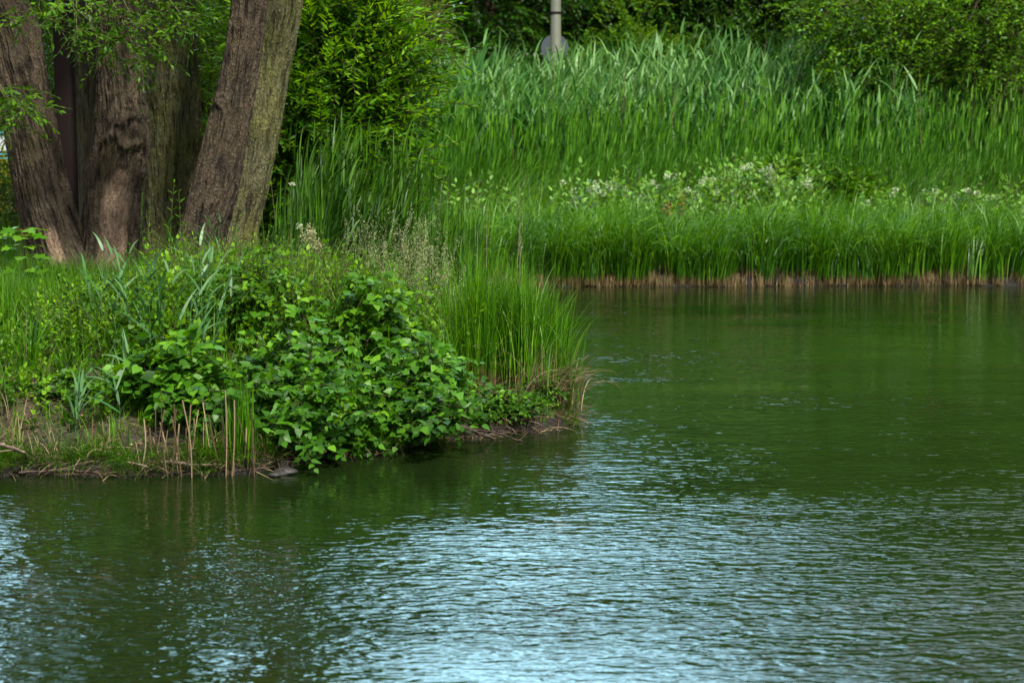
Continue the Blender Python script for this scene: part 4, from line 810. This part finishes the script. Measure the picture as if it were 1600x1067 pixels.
leafy_bush('low leafy shoot trailing on the water at the foot of the larger poplar bush', 562, 11.5, .26, .26, .2, 14, 'poplar', .06, TOOTH, 205, cascade=.1, group='poplar bushes at the water edge', L_=.14)
leafy_bush('poplar bush behind, paler leaved, between the two glossy ones', 555, 12.6, .80, .48, .35, 34, 'under', .075, TOOTH, 207, group='poplar bushes at the water edge')
leafy_bush('leafy bush with small oval leaves above the cascading poplar, in front of the leaning trunk', 385, 12.8, .80, .52, .42, 44, 'under', .055, WIDE, 209, name='leafy_bush', m=10, L_=.2)
leafy_bush('leafy bush with toothed leaves reaching the water right beside the green rush tuft', 452, 11.3, .5, .30, .25, 24, 'poplar', .07, TOOTH, 221, cascade=.25, group='poplar bushes at the water edge', L_=.18)
leafy_bush('small pale toothed bush on the dark soil between the two glossy poplar bushes', 600, 11.65, .42, .28, .2, 18, 'under', .06, TOOTH, 223, cascade=.2, group='poplar bushes at the water edge', L_=.16)
leafy_bush('bright leafy bush in the herbs left of the bluish near reeds', 190, 13.0, .50, .42, .3, 26, 'under', .06, WIDE, 225, name='leafy_bush', m=8, L_=.18)
leafy_bush('yellow green small-leaved bush in front of the mossy trunk', 430, 14.2, .62, .5, .3, 30, 'shrub', .05, WIDE, 227, name='leafy_bush', m=10, L_=.2)
leafy_bush('low bush with broad heart-shaped leaves under the near reeds', 265, 11.4, .50, .36, .26, 30, 'poplar', .09, HEART, 211, name='leafy_bush', m=5, L_=.16)
leafy_bush('small round-leaved birch seedling on the bank below the sedge tussock', 775, 12.35, .22, .34, .14, 30, 'under', .042, DIAW, 213, name='birch_seedling', m=8, L_=.13, group='seedlings at the foot of the sedge tussock', cascade=.1)
leafy_bush('pale green seedling at the brown straw foot of the sedge tussock', 850, 12.7, .26, .14, .10, 12, 'under', .045, WIDE, 215, name='birch_seedling', m=7, L_=.12, group='seedlings at the foot of the sedge tussock')
leafy_bush('leafy low bush with deep green leaves left of the forked willow base', 20, 14.6, .40, .5, .3, 18, 'tree_a', .11, LOBED, 217, name='leafy_bush', m=6, L_=.18)
leafy_bush('leafy mixed bush on the bank edge directly behind the tan canes', 325, 11.35, .46, .30, .2, 24, 'under', .055, TOOTH, 229, name='leafy_bush', m=8, L_=.16, cascade=.1)
leafy_bush('small leafy herb clump low on the left slope below the bright yellow seedling', 110, 11.6, .2, .22, .2, 14, 'under', .05, TOOTH, 231, name='leafy_bush', m=7, L_=.12)
# young maple at the left
x = XU(48, 14.6); z = hbase(x, 14.6); b = np.array((x, 14.6, z)); t = thing('maple_sapling', 'young maple with broad lobed pale leaves in tiers, left of the forked willow', 'sapling', b)
mb = MB(); tube(mb, smooth_path([b, b + (-.02, 0, .3), b + (-.05, 0, .62)], 12), np.linspace(.009, .003, 12), 6); mb.build('stem', M['twig_red'], t, b, smooth=True)
mb = MB(); org = []; dd = []
for k, hz in enumerate((.2, .3, .4, .48, .56, .61)):
    for a in np.arange(4) * math.pi / 2 + k * .8: org.append(b + (-.02 - .05 * hz, 0, hz)); dd.append((math.cos(a), math.sin(a) - .2, .15))
org = np.array(org); dd = unit(np.array(dd)); st_ = org + dd * .07; leaves(mb, st_, dd + (0, 0, -.2), (0, -.3, 1), RNG.uniform(.11, .17, len(org)), LOBED, roll=.15, rnd=RNG.uniform(.45, .95, len(org)))
for o_, s_ in zip(org, st_): tube(mb, [o_, s_], .0016, 4, 1)
mb.build('leaf_tiers', [M['under'], M['twig_red']], t, b)
# yellow-leaved seedling
def seedling(label, u, v, y, lf, ls, matn, seed, h=None, name='seedling', tm=WIDE, group=None, cat='seedling', twm='twig', hang=.1, up=.35, r=.004):
    p = P(u, v, y); z = hbase(p[0], y); h = h or (p[2] - z); b = np.array((p[0], y, z)); t = thing(name, label, cat, b, group); rg = np.random.default_rng(seed)
    path = smooth_path([b, b + (rg.normal(0, .03), rg.normal(0, .03), h * .5), b + (rg.normal(0, .05), rg.normal(0, .03), h)], 16)
    mb = MB(); tube(mb, path, np.linspace(r, r * .35, 16), 6); mb.build('stem', M[twm], t, b, smooth=True)
    k = np.clip(np.linspace(15 * .25, 15, lf).astype(int), 0, 15); a = np.arange(lf) * 2.4 + rg.random() * 6; d = np.stack([np.cos(a), np.sin(a), np.full(lf, up)], 1)
    mb = MB(); leaves(mb, path[k], d, (0, -.2, 1), ls * rg.uniform(.7, 1.15, lf) * (1 - .4 * np.linspace(0, 1, lf) ** 3), tm, roll=.25, rnd=rg.random(lf)); mb.build('foliage', [M[matn]], t, b)
    return t
seedling('small seedling with bright yellow green oval leaves on the left bank slope', 84, 520, 12.7, 9, .085, 'yellow_leaf', 301, tm=WIDE)
seedling('lower yellow green shoot just right of the bright seedling on the left slope', 104, 555, 12.5, 9, .075, 'yellow_leaf', 303, tm=WIDE)
for i, (u, v, y, lb_) in enumerate(((262, 285, 15.3, 'tallest upright willow shoot, in front of the upright green trunk'), (278, 300, 15.5, 'willow shoot close beside the tallest one, between the trunks'), (225, 320, 15.3, 'short willow shoot against the worn base of the forked willow'),
                          (292, 350, 15.0, 'leafy willow shoot at the foot of the leaning brown trunk'), (372, 340, 15.3, 'broad-leaved shoot in front of the mossy trunk'), (425, 235, 15.9, 'slender shoot with pale leaves at the right edge of the mossy trunk'))):
    seedling(lb_, u, v, y, 22, .085, 'willow', 310 + i, name='willow_shoot', tm=LANCE, group='willow shoots at the foot of the trunks', cat='shoot', up=.8)
# rust-leaved plants
for i, (u, v, y, lb_) in enumerate(((278, 512, 12.9, 'plant with withered rust-orange leaves in the middle of the herb tangle'), (252, 530, 12.8, 'smaller rust-leaved plant left of the withered orange one'), (300, 530, 12.7, 'rusty plant right of the withered orange one'))):
    seedling(lb_, u, v, y, 22, .06, 'red_leaf', 330 + i, name='withered_plant', tm=TOOTH, group='rust-leaved plants in the tangle', cat='plant', twm='twig_red')
for i, (u, v, y, lb_) in enumerate(((655, 530, 11.95, 'upright shoot with reddish stem and yellow tip in front of the rounder poplar bush'), (572, 590, 11.9, 'yellowish lance-leaved shoot between the poplar bushes'), (545, 590, 11.95, 'orange-tipped shoot left of the yellowish one between the poplar bushes'), (548, 650, 11.7, 'low red-stemmed shoot near the bare soil by the water'), (482, 520, 12.2, 'red-stemmed shoot at the left side of the poplar tangle'))):
    seedling(lb_, u, v, y, 18, .06, 'meadow' if i else 'yellow_leaf', 340 + i, name='red_stemmed_shoot', tm=LANCE, group='red-stemmed shoots between the poplar bushes', cat='shoot', twm='twig_red', up=.9)
# silvery upright herbs (mullein-like spikes)
for i, (u, v, y, lb_) in enumerate(((738, 460, 12.9, 'grey green spike with tiny leaves beside the sedge tussock'), (540, 330, 14.8, 'tall pale herb spike rising behind the cream plume'), (560, 450, 13.2, 'pale herb spike standing above the poplar bushes'), (533, 430, 13.4, 'silvery herb spike left of the pale one above the poplar bushes'), (430, 400, 13.9, 'grey green herb spike above the small-leaved bush'))):
    seedling(lb_, u, v, y, 34, .045, 'under_blue', 350 + i, name='herb_spike', tm=LANCE, group='grey green herb spikes', cat='herb', up=.7)
# cream plume (meadowsweet-like) and white tuft
def plume(label, u, v, y, w_, hh_, seed, matn='panicle', name='cream_plume', group=None, n=480, fl=.017, lf=16):
    t = seedling(label, u, v + 8, y, lf, .055, 'under', seed, name=name, group=group, cat='flower', up=.5); rg = np.random.default_rng(seed); p = P(u, v, y); b = np.array(t.location)
    q = np.c_[p[0] + rg.normal(0, w_, n) * .6, y + rg.normal(0, w_, n) * .6, p[2] - hh_ * .4 + rg.normal(0, hh_ * .35, n)]; mb = MB(); leaves(mb, q, rdir(n, .3), (0, 0, 1), fl, DIAW, roll=1); mb.build('flower_head', M[matn], t, b); return t
plume('cream feathery plume standing left of the seeding grass', 484, 362, 14.3, .045, .12, 361)
plume('smaller cream plume touching the right side of the larger one', 496, 380, 14.25, .03, .09, 362, n=250)
plume('little dried white flower head in front of the dark shrub', 456, 287, 15.6, .015, .02, 363, 'white_flower', 'dried_flower', n=60, lf=8)
plume('pale flower head low in the shaded grass right of the mossy trunk', 468, 352, 15.4, .025, .03, 364, 'white_flower', 'dried_flower', n=60, lf=8)

# seeding grass tufts with cream panicles
def panicle_tuft(label, u, y, n, h, seed, group='seeding grass tufts', sp=.06):
    rg = np.random.default_rng(seed); x = XU(u, y, 1); z = hbase(x, y); b = (x, y, z); t = thing('seeding_grass', label, 'grass tuft', b, group)
    xy = np.c_[x + rg.normal(0, sp, n), y + rg.normal(0, sp, n)]; mb = MB()
    c = blades(mb, np.c_[xy, H(xy[:, 0], xy[:, 1])], h * rg.uniform(.85, 1.3, n), .0028, rg.uniform(-3, 3, n), rg.uniform(0, .12, n), rg.uniform(.05, .45, n), 8, rnd=.6)
    m2 = n * 3; bx = np.c_[x + rg.normal(0, sp, m2), y + rg.normal(0, sp, m2)]
    blades(mb, np.c_[bx, H(bx[:, 0], bx[:, 1])], h * rg.uniform(.35, .75, m2), .005, rg.uniform(-3, 3, m2), rg.uniform(0, .3, m2), rg.uniform(.3, 1.2, m2), 5)
    mb.build('blades', M['meadow'], t, b)
    k = 38; tt = rg.uniform(.66, 1, (n, k)); q = tt * 8; i = np.clip(q.astype(int), 0, 7); f = (q - i)[..., None]; ii = np.arange(n)[:, None]; ax = c[ii, i] * (1 - f) + c[ii, i + 1] * f
    rad = .055 * (1.25 - (tt - .6) * 2.6).clip(.15, 1); off = unit(rg.normal(0, 1, (n, k, 3))) * rad[..., None] * rg.uniform(.3, 1, (n, k, 1)); sp_ = (ax + off).reshape(-1, 3)
    mb = MB(); leaves(mb, sp_, rdir(n * k, .6), (0, 0, 1), rg.uniform(.006, .012, n * k), DIAW, roll=1)
    w_ = .0005; a_ = ax.reshape(-1, 3); mb.add(np.stack([a_ - (w_, 0, 0), a_ + (w_, 0, 0), sp_], 1).reshape(-1, 3), np.arange(n * k * 3).reshape(-1, 3), .3, 0)
    mb.build('seed_heads', M['panicle'], t, b)
for i, (u, y, n, h) in enumerate(((592, 14.3, 14, .72), (618, 14.5, 18, .80), (645, 14.3, 20, .82), (668, 14.6, 22, .86), (690, 14.2, 20, .74), (712, 14.0, 16, .66), (640, 13.7, 18, .66), (604, 13.8, 14, .62), (676, 13.6, 16, .60), (728, 13.7, 12, .6), (575, 14.6, 10, .66))):
    panicle_tuft('tuft of grass with airy cream seed heads, in the cloud above the poplar bushes', u, y, n, h, 400 + i)
# sedge tussock at the tip of the bank
def tussock(label, u, y, n, h0, h1, seed, dead=.2, sp=.1, group='sedge tussocks on the tip of the bank', name='sedge_tussock', yawc=None, ds=1.0, w_=.0075, curl=1.2, dy=None):
    rg = np.random.default_rng(seed); x = XU(u, y, .3); z = max(hbase(x, y), .02); b = (x, y, z); t = thing(name, label, 'sedge', b, group)
    xy = np.c_[x + rg.normal(0, sp, n), y + rg.normal(0, dy or sp, n)]; mb = MB(); zz = np.maximum(H(xy[:, 0], xy[:, 1]), 0)
    yw = rg.uniform(-3.1, 3.1, n) if yawc is None else rg.normal(yawc, 1.0, n)
    blades(mb, np.c_[xy, zz], rg.uniform(h0, h1, n), w_ * rg.uniform(.6, 1.2, n), yw, rg.uniform(0, .12, n), rg.random(n) ** 1.7 * curl, 8, power=2, rnd=np.clip(rg.normal(.5, .25, n), 0, 1)); mb.build('blades', M['sedge'], t, b)
    m = int(n * dead)
    if m:
        xy = np.c_[x + rg.normal(0, sp, m), y + rg.normal(0, dy or sp, m)]; zz = np.maximum(H(xy[:, 0], xy[:, 1]), 0); mb = MB(); yw = rg.uniform(-3.1, 3.1, m) if yawc is None else rg.normal(yawc, 1.0, m)
        blades(mb, np.c_[xy, zz], ds * rg.uniform(.12, .52, m), .006 * rg.uniform(.6, 1.3, m), yw, rg.uniform(0, .5, m), rg.random(m) * 2.4, 7, power=1.6, rnd=rg.random(m)); mb.build('dead_blades', M['straw'], t, b)
    return t
for i, (u, y, n, h0, h1, dead, sp, yc, lb_) in enumerate((
    (748, 12.9, 330, .65, .98, .05, .07, None, 'thin sedge clump between the rounder poplar bush and the tall tussock'),
    (790, 13.15, 330, .75, 1.02, .06, .09, None, 'tall dark green upright sedge tussock, left part of the bank tip'),
    (822, 13.0, 330, .72, 1.0, .10, .075, None, 'brightest tall sedge tussock in the middle of the bank tip'),
    (850, 13.05, 260, .60, .92, .45, .075, 0., 'sedge tussock right of the brightest one with straw among its blades'),
    (874, 12.85, 170, .42, .78, 1.5, .065, 0., 'outermost sedge tussock, brown and straw-coloured below, bending over the water'),
    (840, 12.7, 60, .25, .55, 3.2, .06, 0., 'low heap of dead straw-coloured sedge at the water edge of the tip'),
    (712, 13.6, 160, .45, .75, .05, .09, None, 'sedge clump behind the thin one, below the seeding grass'),
    (800, 14.3, 200, .55, .85, .05, .14, None, 'sedge tussock half hidden at the back of the bank tip'))):
    tussock(lb_, u, y, n, h0, h1, 440 + i, dead, sp, yawc=yc)
for i, (u, y, n, h, lb_) in enumerate(((560, 11.9, 34, .62, 'arching tuft of long grass growing up between the two glossy poplar bushes'), (430, 12.6, 30, .8, 'tuft of long grass blades rising behind the larger poplar bush'), (600, 12.9, 34, .85, 'tuft of long grass behind the rounder poplar bush, under the seed heads'),
        (515, 12.4, 26, .7, 'long thin grass tuft rising in the gap left of the pale poplar bush'), (330, 12.7, 30, .72, 'long grass tuft among the bluish near reeds'), (700, 12.6, 40, .7, 'long grass tuft between the rounder poplar bush and the sedge tussocks'), (120, 13.2, 40, .55, 'long grass tuft on the left slope under the forked willow'), (20, 13.0, 40, .5, 'long grass tuft at the left edge below the maple sapling'))):
    tussock(lb_, u, y, n, h * .5, h, 470 + i, .12, .05, group='long grass tufts in the herbs of the near bank', name='grass_tuft', w_=.009, curl=1.6)
for i, (u, y, lb_) in enumerate(((20, 10.9, 'dry straw-coloured grass tuft at the left edge by the water'), (90, 10.85, 'dry grass tuft on the dark bank edge, left of the canes'), (165, 10.85, 'small dry grass tuft beside the first tan canes'), (330, 10.85, 'dry brown grass tuft between the tan canes and the green rush tuft'), (415, 10.95, 'dry brown blades right behind the green rush tuft'))):
    tussock(lb_, u, y, 16, .12, .3, 490 + i, 2.6, .05, group='dry grass tufts at the left water edge', name='dry_grass_tuft', ds=.55, curl=1.3)
# tall dry stalks
def stalk(label, u, v0, v1, y, seed, head=0, group='dry stalks above the bank tip', r=.003, lean=0, name='dry_stalk'):
    p0, p1 = P(u, v0, y), P(u + lean, v1, y); b = p0; b[2] = min(b[2], hbase(b[0], y)) if name == 'dry_stalk' else b[2]; t = thing(name, label, 'stalk', b, group); rg = np.random.default_rng(seed)
    mb = MB(); path = smooth_path([b, (b + p1) / 2 + rg.normal(0, .008, 3), p1], 14); tube(mb, path, np.linspace(r, r * .55, 14), 6); mb.build('stem', M['deadwood'], t, b, smooth=True)
    if head:
        n = head; q = p1 + np.c_[rg.normal(0, .016, n), rg.normal(0, .016, n), -rg.random(n) * .3 - .12]; mb = MB(); leaves(mb, q, rdir(n, -.3), (0, 0, 1), .012, DIA, roll=1); mb.build('seed_head', M['straw'], t, b)
    return t
stalk('tallest straight dry stalk, standing over the sedge tussocks', 812, 500, 286, 13.6, 1, 34)
stalk('short dry stalk left of the tallest one', 757, 480, 341, 13.7, 2, 12, lean=4)
stalk('thin leaning dry stalk with sparse seeds, left of the short dry one', 738, 480, 362, 13.9, 3, 26, lean=8)
stalk('bent dry stalk with dark seeds beside the tallest one', 802, 480, 350, 13.8, 4, 30, lean=10)

# ------------------------------------------------------------------ left water edge
# dry canes standing at the edge
rg = np.random.default_rng(77)
canes = [(203, 700), (225, 655), (243, 640), (252, 610), (250, 660), (262, 672), (268, 650), (275, 640), (285, 625), (291, 668), (303, 655), (310, 640), (316, 622), (305, 680), (318, 660), (352, 610), (355, 640), (360, 668), (160, 690), (128, 670), (145, 655), (212, 690), (234, 668), (239, 684), (257, 640), (272, 632), (280, 662), (298, 632), (326, 648), (333, 690), (346, 650), (366, 625), (372, 650), (385, 668), (392, 640), (400, 690), (140, 705), (110, 700)]
for i, (u, v) in enumerate(canes):
    y = 10.72 + rg.uniform(-.12, .12); p1 = P(u, v, y); b = np.array((p1[0] + rg.normal(.015, .055), y + rg.normal(0, .05), -.04)); t = thing('reed_cane', 'thin tan reed cane standing at the left water edge, one of the loose row', 'cane', b, 'dry reed canes at the left water edge')
    mb = MB(); path = smooth_path([b, (b + p1) / 2 + rg.normal(0, .014, 3), p1], 10); tube(mb, path, rg.uniform(.0028, .0045), 7, rnd=rg.random()); mb.build('stem', M['straw'], t, b, smooth=True)
# near broad-leaved reeds
for i, (u, y, n, h, lb_) in enumerate(((150, 12.4, 3, .75, 'leftmost near reed with bluish blades bending over the bare slope'), (200, 12.1, 4, .80, 'near reed with long bluish drooping blades above the canes'), (245, 11.9, 4, .85, 'near reed directly above the tan canes'), (300, 11.7, 5, .92, 'dense bluish near reed left of the green rush tuft'), (335, 12.2, 4, .88, 'near reed behind the green rush tuft'), (180, 11.2, 2, .42, 'short reed at the foot of the left slope'), (125, 11.1, 2, .36, 'smallest reed at the foot of the left slope'), (330, 13.8, 3, .62, 'near reed with pale arching tips farther up the bank'), (300, 14.0, 3, .85, 'tall reed blade group in front of the leaning brown trunk'))):
    reed_clump(lb_, u - 22, u + 22, y - .12, y + .12, n, h * .8, h * .98, 500 + i, yaw=RNG.uniform(-3, 3), name='reed_plant', ll=.30, lw=.020, nleaf=6, wind=.35, group='bluish near reeds on the left bank', up=.75, curl=.9, start=.3, ys=1.5)
# green rush tufts in the water
for i, (u, y, n, h, yc, lb_) in enumerate(((378, 10.8, 85, .56, None, 'bright green upright rush tuft with brown base at the water edge'), (104, 10.62, 6, .16, None, 'tiny green rush tuft in the water at the left'), (262, 10.68, 7, .14, None, 'few short green blades among the tan canes'), (345, 10.72, 6, .16, None, 'few short green blades left of the rush tuft'))):
    tussock(lb_, u, y, n, h * .6, h, 520 + i, .25, .035 if i else .042, group='rush tufts at the left water edge', name='rush_tuft', w_=.008, curl=.35, ds=.5)
# strap-leaved iris clump on the slope
x, y = XU(52, 11.9), 11.9
tussock('strap-leaved clump with arching yellow green blades on the left slope', 52, 11.9, 26, .3, .5, 530, .3, .045, group=None, name='iris_clump', w_=.02, curl=2.0)
tussock('small strap-leaved clump lower on the left slope', 192, 11.7, 10, .14, .26, 531, .2, .03, group=None, name='iris_clump', w_=.012, curl=1.6)
# withered grass clump at the left edge
tussock('collapsed withered tan grass clump at the left edge above the water', 24, 11.15, 6, .1, .2, 532, 12, .045, group=None, name='withered_clump', ds=.62, curl=1.2)
# sticks and roots
def stick(label, pts, r, mat_='deadwood', name='fallen_branch', k=9, group='dead branches at the waterline', side=3, seed=0):
    pts = [np.asarray(p, float) for p in pts]; rg = np.random.default_rng(seed); b = pts[0]; t = thing(name, label, 'branch', b, group); mb = MB(); p = smooth_path(pts, 26)
    p[1:-1] += rg.normal(0, r * .25, (24, 3)); tube(mb, p, np.linspace(r, r * .55, 26) * (1 + .12 * rg.normal(0, 1, 26)), k)
    mb.build('limb', M[mat_], t, b, smooth=True); mb = MB()
    for i in range(side):
        q = p[rg.integers(4, 22)]; e = q + rg.normal(0, .09, 3) * (1, .6, .5); tube(mb, smooth_path([q, (q + e) / 2 + rg.normal(0, .01, 3), e], 8), np.linspace(r * .4, r * .12, 8), 5)
    if side: mb.build('twig', M[mat_], t, b, smooth=True)
stick('pale fallen stick lying along the waterline under the canes', [G(228, 722, .06), G(270, 722, .07), G(305, 726, .06), G(336, 725, .07)], .012, seed=1)
stick('long thin dark stick half in the water left of the pale one', [G(30, 738, .02), G(110, 735, .03), G(180, 739, .02), G(246, 734, .03)], .008, 'deaddark', seed=2)
stick('curved exposed root hanging over the bank edge at the left', [G(-8, 690, .25), G(18, 700, .2), G(38, 708, .14), G(50, 722, .05)], .012, seed=3, name='exposed_root')
stick('bent twig dipping into the water by the canes', [G(200, 722, .09), G(228, 728, .09), G(238, 738, .0)], .005, seed=4, side=1)
stick('dark dead branch slanting into the water below the sedge tussock', [G(690, 652, .2), G(720, 664, .13), G(752, 678, .06), G(778, 688, -.02)], .016, 'deaddark', seed=5)
stick('thin twisted twig beside the dark dead branch', [G(745, 672, .08), G(778, 676, .09), G(800, 685, .03), G(822, 690, -.01)], .006, 'deaddark', seed=6)
# bare stones/clods at the soil step
for i, (u, v, r, lb_) in enumerate(((590, 706, .05, 'dark wet stone under the poplar bush by the water'), (608, 700, .035, 'smaller wet stone right of the dark one'), (446, 738, .05, 'flat wet stone at the foot of the cascading leaves'), (430, 742, .03, 'small wet stone beside the flat one'))):
    c = G(u, v, .01); rg = np.random.default_rng(i); th, ph = np.meshgrid(np.linspace(0, 2 * math.pi, 21)[:-1], np.linspace(0, math.pi, 12)); 
    rr = r * (1 + .25 * vnoise(np.cos(th) * 1.7 + i * 5, np.sin(th) * 1.7 + np.cos(ph) * 2, i)); v_ = np.stack([rr * np.sin(ph) * np.cos(th) * 1.3, rr * np.sin(ph) * np.sin(th), rr * np.cos(ph) * .55], -1).reshape(-1, 3)
    k = 20; f = [(a * k + b_, a * k + (b_ + 1) % k, (a + 1) * k + (b_ + 1) % k, (a + 1) * k + b_) for a in range(11) for b_ in range(k)]; mb = MB(); mb.add(v_ + c, f)
    tag(mb.build('stone', plain('wet_stone', (.022, .019, .016), .6, var=.4, scale=30, bump=.006), None, c, smooth=True), lb_, 'stone', 'wet stones at the water edge')

# ------------------------------------------------------------------ white-flowered plants of the far bank
rg = np.random.default_rng(99)
def white_plant(label, u, v, y, seed, group, big=False, lf=24, ls=.19, spikes=3):
    t = seedling(label, u, v, y, lf, ls, 'herb_far', seed, name='white_flowering_plant', group=group, cat='flowering plant', up=.5, r=.006); g = np.random.default_rng(seed); b = np.array(t.location); p = P(u, v, y)
    for k in range(1 if big else spikes):
        mb = MB()
        c = p + (0, 0, .02) if big else p + g.normal(0, .10, 3) * (1, .7, .5) - (0, 0, .05); n = 160 if big else 24; hh_ = .17 if big else .05; tt = g.random(n); w_ = (.055 if big else .032) * np.sin(np.clip(1.15 - tt, .05, 1) * 2.4); a = g.uniform(0, 6.3, n)
        q = c + np.c_[np.cos(a) * w_, np.sin(a) * w_, (tt - .4) * hh_ * 1.4]; leaves(mb, q, np.c_[np.cos(a), np.sin(a), np.full(n, .8)], (0, 0, 1), .045 if big else .032, DIAW, roll=.6)
        mb.build('flower_head', M['white_flower'], t, b)
white_plant('tallest plant with one large white cone of bloom on the far bank', 1203, 283, 26.0, 601, None, big=True)
for i, (u, v) in enumerate(((902, 292), (918, 286), (935, 300), (948, 290), (905, 312), (970, 285), (995, 300), (1022, 280), (1050, 272), (990, 315), (1010, 318), (1110, 285), (1095, 300), (1140, 298), (1150, 310), (1170, 325), (1182, 338), (1130, 330), (1240, 290), (1255, 282), (1228, 300), (1165, 265), (1190, 258), (930, 322), (1060, 300))):
    white_plant('plant with small cream white flower heads in the drift around the tallest bloom', u, v, 25.9 + rg.uniform(-.3, .6), 610 + i, 'white-flowered drift on the far bank')
for i, (u, v) in enumerate(((1345, 310), (1385, 300), (1400, 318), (1445, 298), (1470, 310), (1495, 300), (1530, 295), (1550, 305), (1478, 328), (1420, 330))):
    white_plant('leafy plant with few pale flowers in the sparse right-hand drift of the far bank', u, v, 25.9 + rg.uniform(-.3, .4), 640 + i, 'sparse pale-flowered plants at the right of the far bank', spikes=1 + (i % 2))
for i, (u, v, lb_) in enumerate(((1070, 298, 'withered orange-brown plant in the white-flowered drift of the far bank'), (1050, 318, 'lower withered orange plant in front of the orange-brown one'))):
    seedling(lb_, u, v, 25.6, 30, .13, 'red_leaf', 660 + i, name='withered_plant', tm=WIDE, group='withered plants on the far bank', cat='plant', twm='twig_red')
bush('low yellow green bush rising behind the tallest white bloom on the far bank', XU(1215, 27.3), 27.3, (.6, .35, .42), 26, 'under', .08, DIAW, 671, L_=.25, cr=.22)
bush('small yellow green bush right of the middle of the far bank grass', XU(1345, 27.6), 27.6, (.45, .3, .25), 14, 'under', .08, DIAW, 673, L_=.22, cr=.2)
